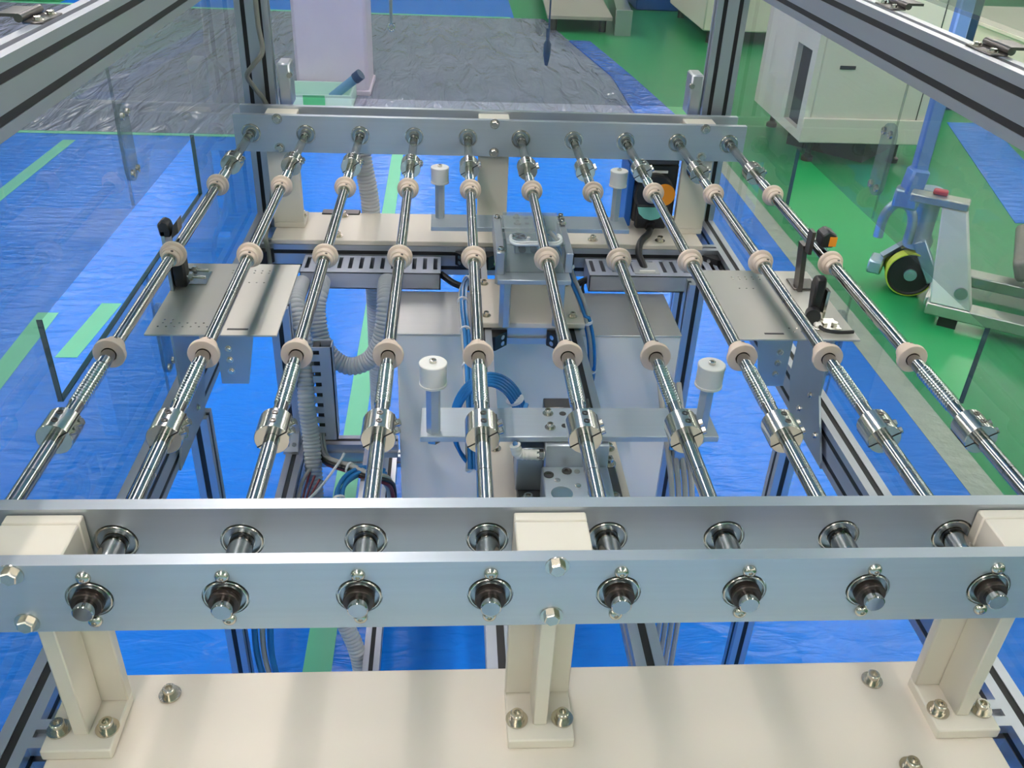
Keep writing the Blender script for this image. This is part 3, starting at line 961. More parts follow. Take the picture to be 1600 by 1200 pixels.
# ------------------------------------------------------------------ large light grey cover box
t = thing('cover_box', (0.075, 0.955, FZ), 'large light grey cover box in the middle under the rails', 'cover box')
MB().box(-0.175, 0.330, 0.885, 1.050, FZ + 0.06, -0.262).build('body', 'box', t, bevel=0.002, seg=2)
MB().box(-0.177, 0.332, 0.883, 1.052, -0.2615, -0.2585).build('lid', 'boxtop', t, bevel=0.0012)
for fx in (-0.15, 0.305):
    for fy in (0.905, 1.03):
        MB().cyl((fx, fy, FZ), (fx, fy, FZ + 0.06), 0.015, 14).build('foot', 'black_plastic', t)

# ------------------------------------------------------------------ slotted wiring ducts
def wiring_duct(x0, x1, y0, y1, z0, z1, n, label, vertical=False):
    t = thing('wiring_duct', ((x0 + x1) / 2, (y0 + y1) / 2, z0), label, 'wiring duct', 'slotted grey wiring ducts')
    if not vertical:
        b = MB().box(x0, x1, y0, y0 + 0.002, z0, z1).box(x0, x1, y1 - 0.002, y1, z0, z1).box(x0, x1, y0, y1, z0, z0 + 0.002)
        b.box(x0, x0 + 0.002, y0, y1, z0, z1).box(x1 - 0.002, x1, y0, y1, z0, z1)
        b.build('channel', 'duct', t, smooth=False)
        m = 0.22 * (y1 - y0)
        g = MB().box(x0, x1, y0, y0 + m, z1 - 0.002, z1 + 0.0004).box(x0, x1, y1 - m * 0.5, y1, z1 - 0.002, z1 + 0.0004)
        st = (x1 - x0) / n
        for k in range(n + 1):
            c = x0 + k * st
            a = max(x0, c - st * 0.31)
            e = min(x1, c + st * 0.31)
            g.box(a, e, y0 + m, y1 - m * 0.5, z1 - 0.002, z1 + 0.0004)
        g.build('slotted_cover', 'duct', t, smooth=False)
        MB().box(x0 + 0.003, x1 - 0.003, y0 + 0.003, y1 - 0.003, z0 + 0.003, z0 + 0.010).build('duct_shade', 'slot_dark', t)  # dark filler block, paints the shade inside the duct under the slots
    else:
        b = MB().box(x0, x1, y1 - 0.002, y1, z0, z1).box(x1 - 0.002, x1, y0, y1, z0, z1)
        b.build('channel', 'duct', t, smooth=False)
        g = MB().box(x0 + 0.4 * (x1 - x0), x1, y0, y0 + 0.002, z0, z1)
        st = (z1 - z0) / n
        for k in range(n + 1):
            c = z0 + k * st
            g.box(x0, x0 + 0.4 * (x1 - x0), y0, y0 + 0.002, max(z0, c - st * 0.3), min(z1, c + st * 0.3))
        g.build('slotted_cover', 'duct', t, smooth=False)
        MB().box(x0 + 0.003, x0 + 0.4 * (x1 - x0), y0 + 0.006, y1 - 0.003, z0 + 0.002, z1 - 0.002).build('duct_shade', 'slot_dark', t)  # dark backing, stands in for shade behind the upright duct's slots
    return t


wiring_duct(-0.362, -0.100, 1.052, 1.128, -0.255, -0.221, 13, 'slotted grey wiring duct left of the centre on the far beam')
wiring_duct(0.184, 0.444, 1.052, 1.128, -0.255, -0.221, 13, 'slotted grey wiring duct right of the centre on the far beam')
wiring_duct(-0.322, -0.286, 0.862, 0.89, -0.47, -0.275, 9, 'slotted grey wiring duct standing upright beside the hoses', True)


# ------------------------------------------------------------------ hoses and cables
def corrugated(name, pts, r, label, pitch=0.0072, parent=None):
    path = resample(spline(pts, 16), pitch / 4)
    o = MB().tube(path, lambda j: r * (0.86, 0.97, 1.0, 0.97)[j % 4], 18).build(name, 'hose', parent)
    if label:
        tag(o, label, 'hose', 'corrugated grey hoses')
    return o


corrugated('corrugated_hose', [(-0.322, 1.045, -0.236), (-0.322, 1.005, -0.240), (-0.326, 0.985, -0.268), (-0.318, 0.962, -0.315), (-0.297, 0.950, -0.347), (-0.265, 0.945, -0.362), (-0.228, 0.945, -0.345), (-0.206, 0.945, -0.300), (-0.198, 0.960, -0.250), (-0.198, 0.985, -0.232), (-0.200, 1.045, -0.236)],
           0.0172, 'grey corrugated hose hanging in a U loop below the left wiring duct')
corrugated('corrugated_hose', [(-0.358, 1.045, -0.240), (-0.356, 0.96, -0.234), (-0.348, 0.925, -0.262), (-0.338, 0.900, -0.31), (-0.336, 0.855, -0.38), (-0.330, 0.835, -0.45), (-0.325, 0.80, -0.51), (-0.318, 0.75, -0.60), (-0.29, 0.69, -0.70), (-0.252, 0.655, -0.79), (-0.24, 0.64, -0.875)],
           0.0158, 'grey corrugated hose running down beside the upright wiring duct to the floor')
corrugated('corrugated_hose', [(-0.262, 1.305, -0.075), (-0.258, 1.298, -0.10), (-0.250, 1.292, -0.15), (-0.247, 1.290, -0.19), (-0.247, 1.290, -0.26), (-0.247, 1.29, -0.40), (-0.25, 1.29, -0.88)],
           0.0195, 'thick grey corrugated hose standing behind the far base plate')
t = thing('hose_connector', (-0.262, 1.306, -0.075), 'black connector on top of the thick hose behind the far plate', 'connector')
MB().lathe((-0.262, 1.306, -0.078), (-0.1, 0.1, 1), [(0, 0.0195), (0.012, 0.0195), (0.012, 0.012), (0.05, 0.012)], 16).build('gland', 'black_plastic', t)
MB().obox((-0.245, 1.30, -0.062), (0.035, 0.012, 0.008)).build('clip', 'black_plastic', t, bevel=0.002)


def bundle(name, pts, n, r, spread, m, label, cat, ties=(), group=None):
    """several parallel tubes tied together; each tube and tie is a part"""
    path = resample(spline(pts, 10), 0.008)
    t = thing(name, tuple(path[0]), label, cat, group)
    for k in range(n):
        a = 2 * math.pi * k / n + 0.4
        ox, oz = spread * math.cos(a), spread * math.sin(a)
        q = []
        for j, p in enumerate(path):
            i0, i1 = max(0, j - 1), min(len(path) - 1, j + 1)
            d = (path[i1] - path[i0]).normalized()
            f3 = frame(d)
            q.append(p + f3 @ Vector((ox, oz, 0)))
        MB().tube(q, r, 8).build('tube', m[k % len(m)], t)
    for s in ties:
        j = int(s * (len(path) - 2))
        d = path[j + 1] - path[j]
        MB().lathe(path[j], d, [(-0.002, spread + r + 0.0012), (0.002, spread + r + 0.0012)], 14).build('cable_tie', 'tie', t)
    return t


bundle('air_tube_bundle', [(-0.020, 1.10, -0.236), (-0.045, 1.02, -0.214), (-0.058, 0.94, -0.196), (-0.060, 0.86, -0.196), (-0.056, 0.76, -0.197), (-0.054, 0.66, -0.205), (-0.052, 0.60, -0.245), (-0.050, 0.55, -0.30)],
       4, 0.0033, 0.0048, ['blue_tube', 'blue_tube', 'grey_cable', 'blue_tube'], 'blue air tubes tied along the left centre rail', 'air tubes', (0.2, 0.38, 0.56, 0.74))
bundle('air_tube_bundle', [(0.085, 0.90, -0.075), (0.104, 0.855, -0.085), (0.118, 0.84, -0.125), (0.140, 0.835, -0.175), (0.158, 0.835, -0.235), (0.166, 0.84, -0.29), (0.170, 0.86, -0.33), (0.170, 0.875, -0.36)],
       4, 0.0032, 0.0046, ['blue_tube', 'grey_cable', 'blue_tube', 'grey_cable'], 'blue and clear tubes hanging right of the clear-covered unit', 'air tubes', (0.25, 0.55, 0.85))
# ring of coiled blue tube left of the cylinder block
t = thing('air_tube_coil', (-0.02, 0.45, -0.30), 'loop of coiled blue air tube hanging below the nearer crossbar', 'tube coil')
for k in range(5):
    pts = []
    for j in range(49):
        a = 2 * math.pi * j / 48
        rx, rz = 0.044 + 0.0022 * k, 0.082 + 0.0018 * k
        pts.append((-0.030 + rx * math.cos(a) + 0.001 * k, 0.550 + 0.004 * k - 0.012 * math.sin(a), -0.228 + rz * math.sin(a)))
    MB().tube(pts[:-1], 0.0030, 8, closed=True).build('tube', 'blue_tube', t)
for a in (0.6, 1.8, 2.9, 4.3):
    p = Vector((-0.030 + 0.048 * math.cos(a), 0.558 - 0.012 * math.sin(a), -0.228 + 0.086 * math.sin(a)))
    d = Vector((-0.048 * math.sin(a), 0, 0.086 * math.cos(a)))
    MB().lathe(p, d, [(-0.002, 0.0125), (0.002, 0.0125)], 14).build('cable_tie', 'tie', t)
bundle('air_tube', [(0.020, 0.495, -0.150), (0.012, 0.46, -0.150), (0.003, 0.40, -0.135), (-0.003, 0.36, -0.115), (-0.006, 0.342, -0.104)], 1, 0.0032, 0.0, ['blue_tube'], 'single blue air tube leading to the white elbow fitting', 'air tube')
# cables in the lower left shelf frame
bundle('cable_bundle', [(-0.318, 0.875, -0.455), (-0.318, 0.858, -0.475), (-0.308, 0.83, -0.488), (-0.285, 0.80, -0.478), (-0.255, 0.775, -0.470), (-0.225, 0.765, -0.478), (-0.196, 0.775, -0.495), (-0.188, 0.80, -0.54), (-0.19, 0.82, -0.62)],
       5, 0.0036, 0.0062, ['grey_cable', 'grey_cable', 'black_plastic', 'red_wire', 'grey_cable'], 'grey cable bundle bending out of the upright wiring duct', 'cables', (0.42,))
bundle('air_tube_bundle', [(-0.20, 0.80, -0.50), (-0.235, 0.775, -0.475), (-0.262, 0.74, -0.470), (-0.268, 0.70, -0.478), (-0.250, 0.65, -0.50), (-0.225, 0.60, -0.52)],
       4, 0.0038, 0.0058, ['blue_tube'], 'thick blue tube bundle curving over the lower shelf frame', 'air tubes', (0.55,))
t = thing('air_tube_coil', (-0.292, 0.70, -0.53), 'small coil of blue tube lying inside the lower shelf frame', 'tube coil')
for k in range(4):
    pts = [(-0.292 + (0.026 + 0.003 * (k % 2)) * math.cos(a), 0.70 + 0.030 * math.sin(a), -0.528 + 0.005 * k + 0.012 * math.sin(a)) for a in [2 * math.pi * j / 28 for j in range(28)]]
    MB().tube(pts, 0.0036, 8, closed=True).build('tube', 'blue_tube', t)
for k, a0 in enumerate((0.2, 2.2, 4.2)):
    t_ = MB().tube(spline([(-0.33 + 0.01 * k, 0.79 - 0.01 * k, -0.49), (-0.335 + 0.006 * k, 0.73, -0.505), (-0.325 + 0.01 * k, 0.68, -0.515), (-0.29 + 0.012 * k, 0.655, -0.50 + 0.006 * k), (-0.262, 0.668, -0.515)], 10), 0.0022, 6).build('wire', 'red_wire', None)
    tag(t_, ('leftmost', 'middle', 'rightmost')[k] + ' thin dark red wire looped in the lower shelf frame', 'wire', 'dark red wires in the shelf frame')
t_ = MB().tube(spline([(-0.322, 0.68, -0.47), (-0.30, 0.73, -0.472), (-0.275, 0.785, -0.462), (-0.268, 0.80, -0.455)], 8), 0.0026, 6).build('cable_tie', 'tie', None)
tag(t_, 'long whitish cable tie sticking out of the grey cable bundle', 'cable tie')
t_ = MB().tube(spline([(-0.322, 0.82, -0.49), (-0.338, 0.77, -0.49), (-0.342, 0.72, -0.50), (-0.345, 0.64, -0.52), (-0.345, 0.58, -0.54)], 8), 0.0034, 8).build('cable', 'grey_cable', None)
tag(t_, 'single grey cable hanging beside the hose at the shelf frame', 'cable')
# small parts shelf contents
t = thing('terminal_block', (-0.29, 0.70, -0.58), 'cream and red terminal block at the bottom of the shelf frame', 'terminal block')
MB().box(-0.345, -0.238, 0.56, 0.72, -0.60, -0.575).build('tray', 'cream', t)
for k in range(6):
    MB().box(-0.335, -0.25, 0.565 + 0.026 * k, 0.582 + 0.026 * k, -0.575, -0.548).build('terminal', ['cream', 'warm_grey', 'dark_steel'][k % 3], t, bevel=0.001)
# cables by the right inner post
for k in range(4):
    t_ = MB().tube(spline([(0.298 + 0.0115 * k, 0.862, -0.345), (0.295 + 0.0115 * k, 0.80, -0.372), (0.292 + 0.0115 * k, 0.73, -0.395), (0.300 + 0.0115 * k, 0.69, -0.46), (0.306 + 0.0115 * k, 0.67, -0.56), (0.31 + 0.0115 * k, 0.66, -0.80), (0.31 + 0.0115 * k, 0.655, -0.893)], 10), 0.0052, 8).build('cable', 'grey_cable', None)
    tag(t_, 'grey cable bending down right of the cover box, ' + ('first', 'second', 'third', 'fourth')[k] + ' from the box', 'cable', 'grey cables beside the cover box')
t = thing('connector_bracket', (0.31, 0.72, -0.42), 'small metal bracket with a connector right of the cover box', 'bracket')
MB().box(0.288, 0.304, 0.71, 0.722, -0.385, -0.33).build('clip', 'steel', t, bevel=0.002)
MB().box(0.30, 0.34, 0.715, 0.72, -0.43, -0.36).build('plate', 'edge_alu', t, bevel=0.002)
for zz in (-0.345, -0.37):
    MB().cyl((0.296, 0.71, zz), (0.296, 0.704, zz), 0.005, 12).build('screw', 'black_plastic', t)
# cables down the left leg
for k, mm in enumerate(('blue_tube', 'grey_cable', 'blue_tube')):
    t_ = MB().tube(spline([(-0.425 + 0.012 * k, 0.67, -0.56), (-0.428 + 0.014 * k, 0.66, -0.70), (-0.43 + 0.013 * k, 0.65, -0.80), (-0.41 + 0.012 * k, 0.62, -0.885)], 8), 0.006 - 0.001 * (k == 1), 8).build('cable' if k == 1 else 'air_tube', mm, None)
    tag(t_, 'thin grey cable running down the left leg' if k == 1 else ('blue tube running down beside the left leg, outer one' if k == 0 else 'blue tube running down beside the left leg, inner one'), 'cable' if k == 1 else 'air tube', 'lines on the left leg')
# long dark cable along the far beam
t_ = MB().tube(spline([(-0.10, 1.09, -0.24), (-0.07, 1.07, -0.252), (-0.03, 1.065, -0.258), (0.05, 1.06, -0.262), (0.13, 1.065, -0.26), (0.186, 1.085, -0.245)], 8), 0.0068, 10).build('cable', 'black_plastic', None)
tag(t_, 'thick black cable passing between the two wiring ducts', 'cable')
t_ = MB().tube(spline([(0.182, 1.085, -0.242), (0.175, 1.07, -0.255), (0.180, 1.055, -0.275), (0.186, 1.05, -0.29)], 8), 0.003, 8).build('cable', 'black_plastic', None)
tag(t_, 'short black cable dropping at the left end of the right wiring duct', 'cable')
# cable at the far left post
t_ = MB().tube(spline([(-0.432, 1.268, 0.50), (-0.434, 1.266, 0.30), (-0.434, 1.262, 0.18), (-0.430, 1.258, 0.13), (-0.448, 1.250, 0.105), (-0.462, 1.252, 0.085), (-0.452, 1.262, 0.06), (-0.436, 1.27, 0.03), (-0.425, 1.272, -0.02), (-0.430, 1.270, -0.08), (-0.436, 1.255, -0.13), (-0.436, 1.19, -0.17), (-0.434, 1.128, -0.183), (-0.430, 1.118, -0.21), (-0.428, 1.112, -0.26)], 10), 0.0046, 10).build('cable', 'warm_cable', None)
tag(t_, 'dark grey cable running down the far left post', 'cable')

# ------------------------------------------------------------------ gear motor beside the far right bracket
t = thing('gear_motor', (0.325, 1.20, -0.18), 'black gear motor with an orange label beside the far right bracket', 'motor')
MB().box(0.283, 0.366, 1.196, 1.290, -0.170, -0.048).build('housing', 'black_plastic', t, bevel=0.006, seg=2)
MB().lathe((0.320, 1.196, -0.105), (0, -1, 0), [(0, 0.040), (0.012, 0.040), (0.016, 0.036)], 32).build('end_bell', 'black_plastic', t)
MB().lathe((0.338, 1.1795, -0.105), (0, -1, 0), [(0, 0.0225), (0.0006, 0.0225)], 28).build('label_disc', 'orange', t)
MB().box(0.288, 0.350, 1.178, 1.196, -0.176, -0.125).build('terminal_box', 'black_plastic', t, bevel=0.003)
MB().prism([(0.288, -0.130), (0.347, -0.130), (0.343, -0.143), (0.332, -0.153), (0.317, -0.157), (0.303, -0.153), (0.292, -0.143)], 'y', 1.1755, 1.178).build('label_plate', 'mint', t)
MB().box(0.286, 0.362, 1.186, 1.30, -0.048, -0.036).build('top_cap', 'dark_steel', t, bevel=0.003)
MB().box(0.308, 0.344, 1.194, 1.1955, -0.066, -0.061).build('white_print', 'white_resin', t)
MB().box(0.268, 0.282, 1.20, 1.285, -0.18, -0.05).build('side_plate', 'deep_blue', t, bevel=0.002)
MB().lathe((0.318, 1.186, -0.166), (0, -1, -0.4), [(0, 0.013), (0.008, 0.013), (0.008, 0.009), (0.014, 0.009)], 12).build('cable_gland', 'black_plastic', t)
t_ = MB().tube(spline([(0.318, 1.174, -0.176), (0.312, 1.162, -0.181), (0.299, 1.142, -0.182), (0.289, 1.124, -0.188), (0.287, 1.108, -0.202), (0.293, 1.095, -0.214), (0.297, 1.086, -0.226), (0.298, 1.08, -0.25)], 10), 0.0068, 12).build('cable', 'black_plastic', None)
tag(t_, 'black motor cable curving down into the right wiring duct', 'cable')
t = thing('duct_grommet', (0.30, 1.085, -0.22), 'grey square grommet plate on the right wiring duct', 'plate')
MB().box(0.272, 0.322, 1.058, 1.112, -0.2205, -0.2185).build('plate', 'hose', t, bevel=0.001)
MB().box(0.282, 0.312, 1.060, 1.066, -0.2185, -0.2145).build('clip', 'white_resin', t)

# ------------------------------------------------------------------ sensor plates, brackets, sensors
def sensor_plate(sx, label):
    x0, x1 = sorted((sx * 0.474, sx * 0.306))
    t = thing('sensor_plate', (sx * 0.39, 0.645, -0.073), label, 'sensor plate', 'sensor mounting plates')
    MB().box(x0, x1, 0.535, 0.754, -0.073, -0.070).build('plate', 'sensor_plate', t, bevel=0.0005)
    hs = MB()
    for yy, x00, n in ((0.556, 0.462, 8), (0.566, 0.458, 8), (0.575, 0.458, 2), (0.73, 0.40, 6), (0.722, 0.40, 6), (0.69, 0.37, 3)):
        for k in range(n):
            hs.lathe((sx * (x00 - 0.0105 * k), yy, -0.0702), (0, 0, 1), [(0, 0.0014), (0.0004, 0.0014)], 8)
    h_ = hs.build('drilled_holes', 'steel', t)
    h_['kind'] = 'stuff'
    MB().box(min(sx * 0.345, sx * 0.372), max(sx * 0.345, sx * 0.372), 0.548, 0.552, -0.0702, -0.0697).build('slot', 'slot_dark', t)
    return t


sensor_plate(-1, 'thin grey steel plate with rows of holes on the left side')
sensor_plate(1, 'thin grey steel plate carrying two sensors on the right side')


def plate_bracket(sx, label):
    t = thing('plate_bracket', (sx * 0.42, 0.56, -0.26), label, 'bracket', 'sheet metal brackets of the sensor plates')
    xa, xb = sorted((sx * 0.357, sx * 0.450))
    p = [(sx * 0.340, -0.0735), (sx * 0.392, -0.0735), (sx * 0.392, -0.160), (sx * 0.356, -0.160)]
    MB().prism(p, 'y', 0.560, 0.563).build('front_plate', 'bracket', t, smooth=False)
    # side plate that reaches down to the rail
    q = [(0.545, -0.10), (0.70, -0.0735), (0.70, -0.13), (0.64, -0.25), (0.50, -0.25), (0.50, -0.19)]
    xs, xe = sorted((sx * 0.4435, sx * 0.4465))
    MB().prism([(0.55, -0.0735), (0.66, -0.0735), (0.66, -0.20), (0.63, -0.255), (0.49, -0.255), (0.55, -0.17)], 'x', xs, xe).build('side_plate', 'bracket', t, smooth=False)
    MB().box(min(sx * 0.39, sx * 0.4465), max(sx * 0.39, sx * 0.4465), 0.560, 0.66, -0.0765, -0.0735).build('top_flange', 'bracket', t, smooth=False)
    for zz in (-0.105, -0.122, -0.140):
        hexbolt((sx * 0.377, 0.560, zz), (0, -1, 0), t, 0.5)
    for yy, zz in ((0.53, -0.225), (0.60, -0.225), (0.575, -0.185)):
        hexbolt((sx * 0.4435, yy, zz), (-sx, 0, 0), t, 0.55)
    return t


plate_bracket(-1, 'bent sheet metal bracket under the left sensor plate')
plate_bracket(1, 'bent sheet metal bracket under the right sensor plate')

# left sensor
t = thing('photo_sensor', (-0.462, 0.70, -0.07), 'small black photo sensor on the left plate beside the leftmost shaft', 'sensor', 'photo sensors')
MB().box(-0.470, -0.428, 0.680, 0.722, -0.070, -0.068).build('base', 'steel', t)
MB().box(-0.4725, -0.468, 0.660, 0.690, -0.070, 0.018).build('upright', 'bracket', t)
MB().box(-0.468, -0.449, 0.662, 0.684, -0.066, -0.022).build('mount', 'black_plastic', t, bevel=0.003)
MB().prism([(-0.474, 0.010), (-0.460, 0.010), (-0.458, 0.018), (-0.461, 0.031), (-0.469, 0.034), (-0.476, 0.028)], 'y', 0.660, 0.678).build('head', 'black_plastic', t, bevel=0.002)
MB().prism([(-0.458, 0.010), (-0.448, 0.018), (-0.447, 0.036), (-0.454, 0.028)], 'y', 0.658, 0.678).build('fin', 'dark_steel', t)
for yy in (0.668, 0.690):
    MB().cyl((-0.452, yy, -0.050), (-0.424, yy, -0.052), 0.0025, 8).build('screw', 'steel', t)
    MB().lathe((-0.446, yy, -0.0504), (1, 0, -0.05), [(0, 0.006), (0.005, 0.006)], 6).build('nut', 'steel', t)
# right sensors
t = thing('photo_sensor', (0.439, 0.572, -0.07), 'tall black photo sensor with cable on the right plate, nearer one', 'sensor', 'photo sensors')
MB().box(0.418, 0.456, 0.560, 0.592, -0.070, -0.067).build('base', 'steel', t, bevel=0.001)
for xx in (0.436, 0.450):
    MB().lathe((xx, 0.572, -0.067), (0, 0, 1), [(0, 0.0045), (0.004, 0.0045)], 6).build('bolt', 'steel', t)
MB().prism([(0.590, -0.062), (0.602, -0.062), (0.612, -0.020), (0.606, -0.006), (0.594, -0.008), (0.590, -0.028)], 'x', 0.420, 0.436).build('body', 'black_plastic', t, bevel=0.003)
MB().box(0.437, 0.441, 0.588, 0.600, -0.066, -0.024).build('bracket_arm', 'steel', t)
MB().lathe((0.419, 0.578, -0.055), (-0.3, -1, 0.1), [(-0.008, 0.010), (0.008, 0.010)], 18).build('knob', 'black_plastic', t)
MB().obox((0.424, 0.566, -0.064), (0.010, 0.012, 0.007)).build('connector', 'white_resin', t, bevel=0.002)
MB().tube(spline([(0.424, 0.562, -0.064), (0.430, 0.553, -0.0655), (0.444, 0.548, -0.0658), (0.458, 0.548, -0.0658), (0.468, 0.549, -0.0655)], 8), 0.0026, 8).build('cable', 'black_plastic', t)
t = thing('photo_sensor', (0.452, 0.70, -0.07), 'black photo sensor with orange face behind the rightmost shaft', 'sensor', 'photo sensors')
MB().box(0.430, 0.468, 0.686, 0.722, -0.070, -0.067).build('base', 'dark_steel', t, bevel=0.001)
MB().obox((0.4345, 0.690, -0.034), (0.007, 0.020, 0.076), Matrix.Rotation(-0.10, 3, 'Y')).build('upright', 'dark_steel', t)
MB().obox((0.4325, 0.672, 0.014), (0.005, 0.016, 0.034)).build('fin', 'dark_steel', t)
MB().prism([(0.444, 0.010), (0.462, 0.010), (0.466, 0.020), (0.464, 0.030), (0.452, 0.035), (0.443, 0.028)], 'y', 0.658, 0.684).build('head', 'black_plastic', t, bevel=0.002)
MB().box(0.454, 0.4645, 0.6568, 0.658, 0.013, 0.027).build('face', 'orange', t)
MB().box(0.4465, 0.4615, 0.664, 0.684, 0.0085, 0.0105).build('lens', 'bracket', t)

# ------------------------------------------------------------------ background: hand lifter on the green floor
ang = math.atan2(-0.526, 0.851)
U = Vector((math.cos(ang), math.sin(ang), 0))      # along the forks, away from the caster
V = Vector((-math.sin(ang), math.cos(ang), 0))     # across
Q = Vector((1.537, 2.155, FZ))
MR = Matrix((U, V, Vector((0, 0, 1)))).transposed()


def L(u, v, z):
    return Q + U * u + V * v + Vector((0, 0, z))


t = thing('hand_lifter', tuple(L(0.2, 0.15, 0)), 'white hand lifter with steel forks and a caster on the green floor', 'hand lifter')
for v in (0.0375, 0.36):
    MB().obox(L(0.60, v, 0.0575), (1.20, 0.075, 0.042), MR).build('fork', 'lift_steel', t, bevel=0.004)
    for u_ in (0.08, 1.12):
        MB().obox(L(u_, v, 0.0185), (0.06, 0.05, 0.037), MR).build('fork_pad', 'rubber', t)
wb = MB()
c0 = [(0.008, 0.004), (0.138, 0.004), (0.138, 0.070), (0.008, 0.070)]
c1 = [(-0.042, 0.010), (0.034, 0.010), (0.034, 0.060), (-0.042, 0.060)]
vs = [L(a, b, 0.0785) for a, b in c0] + [L(a, b, 0.405) for a, b in c1]
wb.add(vs, [(0, 1, 2, 3), (4, 5, 6, 7)] + [(i, (i + 1) % 4, 4 + (i + 1) % 4, 4 + i) for i in range(4)])
up = wb.build('upright_plate', 'lift_white', t, bevel=0.004)
MB().cyl(L(0.092, 0.008, 0.135), L(0.092, -0.001, 0.135), 0.021, 24).build('pin', 'lift_steel', up)
MB().obox(L(-0.055, 0.036, 0.420), (0.18, 0.06, 0.028), MR).build('cross_member', 'lift_steel', t, bevel=0.004)
MB().obox(L(-0.06, 0.05, 0.442), (0.045, 0.03, 0.016), MR).build('indicator', 'red', t, bevel=0.004)
MB().obox(L(0.02, 0.20, 0.060), (0.06, 0.29, 0.035), MR).build('fork_bridge', 'lift_steel', t, bevel=0.004)
# caster with twin wheels at the handle side
WC = Vector((1.578, 2.385, FZ + 0.0838))
wd = Vector((-0.35, -0.94, 0)).normalized()
for off, nm in ((0.0, 'wheel'), (-0.075, 'wheel')):
    w_ = MB().lathe(WC + wd * (off - 0.022), wd, [(0, 0.030), (0, 0.080), (0.004, 0.083), (0.044, 0.083), (0.046, 0.080), (0.046, 0.074), (0.040, 0.070), (0.040, 0.028)], 40).build(nm, 'rubber', t)
    MB().lathe(WC + wd * (off - 0.018), wd, [(0.0, 0.0815), (0.0, 0.0838), (0.038, 0.0838), (0.0435, 0.0815), (0.0440, 0.0775)], 40, cap=False).build('tyre', 'lime', w_)
    MB().lathe(WC + wd * (off + 0.018), wd, [(0, 0.022), (0.010, 0.022), (0.010, 0.012), (0.014, 0.012)], 24).build('hub', 'lift_zinc', w_)
top = WC + Vector((0.0, 0.0, 0.125)) - wd * 0.035
MB().bar(WC + wd * 0.030 + Vector((0.075, -0.03, -0.01)), top + wd * 0.045, 0.022, 0.045).build('wheel_fork', 'lift_zinc', t, bevel=0.004)
MB().bar(WC - wd * 0.110, top - wd * 0.02, 0.02, 0.045).build('wheel_fork', 'lift_zinc', t, bevel=0.004)
MB().lathe(top - Vector((0, 0, 0.035)), (0, 0, 1), [(0, 0.048), (0.03, 0.050), (0.05, 0.040), (0.16, 0.040), (0.17, 0.046), (0.20, 0.046), (0.215, 0.036)], 24).build('pump_cylinder', 'lift_zinc', t)
arch = [top + Vector((-0.11, -0.03, 0.05)) + (U * (0.05 * math.cos(a)) + Vector((0, 0, 0.085 * math.sin(a)))) for a in [math.pi * k / 14 for k in range(15)]]
MB().tube([arch[0] - Vector((0, 0, 0.05))] + arch + [arch[-1] - Vector((0, 0, 0.05))], 0.017, 12).build('lever_arch', 'lift_zinc', t)
MB().obox(top + Vector((-0.10, -0.03, 0.155)), (0.085, 0.06, 0.07), MR).build('handle_socket', 'lift_zinc', t, bevel=0.01, seg=2)
MB().bar(top + Vector((-0.095, -0.03, 0.17)), top + Vector((-0.085, -0.03, 0.26)), 0.062, 0.06).build('handle_neck', 'lift_blue', t, bevel=0.008)
MB().bar(top + Vector((-0.085, -0.03, 0.25)), top + Vector((-0.03, 0.08, 0.95)), 0.050, 0.036).build('handle_bar', 'lift_blue', t, bevel=0.006)
MB().obox(WC - wd * 0.06 + Vector((-0.115, 0.02, 0.0)), (0.05, 0.09, 0.05), MR).build('brake_pedal', 'lift_zinc', t, bevel=0.006)
MB().bar(WC - wd * 0.06 + Vector((-0.10, 0.02, 0.03)), WC - wd * 0.06 + Vector((-0.01, 0.02, 0.095)), 0.03, 0.014).build('brake_arm', 'lift_zinc', t)

bag = MB()
bag.obox(L(0.44, 0.42, 0.250), (0.46, 0.30, 0.09), MR @ Matrix.Rotation(-0.40, 3, 'Y') @ Matrix.Rotation(0.15, 3, 'X'))
bag.obox(L(0.50, 0.38, 0.134), (0.30, 0.28, 0.11), MR)
tag(bag.build('wrapped_bag', 'warm_grey', None, bevel=0.02, seg=3), 'grey-brown wrapped bag lying on the forks of the hand lifter', 'bag')

# ------------------------------------------------------------------ background: ivory cabinet and other things
t = thing('cabinet', (2.04, 4.22, FZ), 'large ivory cabinet on feet standing behind the right panel', 'cabinet')
x0, x1, y0, y1, zb, zt = 1.645, 2.28, 3.84, 4.62, -0.78, 0.62
cabm = MB()
# body with recessed window opening on its left face, built as panels
wy0, wy1, wz0, wz1 = 3.905, 4.11, -0.735, -0.36
cabm.box(x0 + 0.03, x1, y0, y1, zb, zt)
body = cabm.build('body', 'cabinet', t, bevel=0.01, seg=2)
sl = MB().box(x0, x0 + 0.03, y0, wy0, zb, zt).box(x0, x0 + 0.03, wy1, y1, zb, zt).box(x0, x0 + 0.03, wy0, wy1, zb, wz0).box(x0, x0 + 0.03, wy0, wy1, wz1, zt)
sl.build('side_panel', 'cabinet', t, smooth=False)
MB().box(x0 + 0.0285, x0 + 0.0305, wy0, wy1, wz0, wz1).build('window_pane', 'slot_dark', t)
MB().box(1.77, 1.845, y0 - 0.006, y0 + 0.001, -0.428, -0.412).build('recess_grip', 'slot_dark', t)
MB().box(2.21, 2.214, y0 - 0.003, y0 + 0.001, -0.76, zt - 0.02).build('door_gap', 'slot_dark', t)
MB().box(x0 - 0.004, x1 + 0.004, y0 - 0.012, y0 - 0.001, zb - 0.002, zb + 0.12).build('plinth_lip', 'cabinet', t, bevel=0.004)
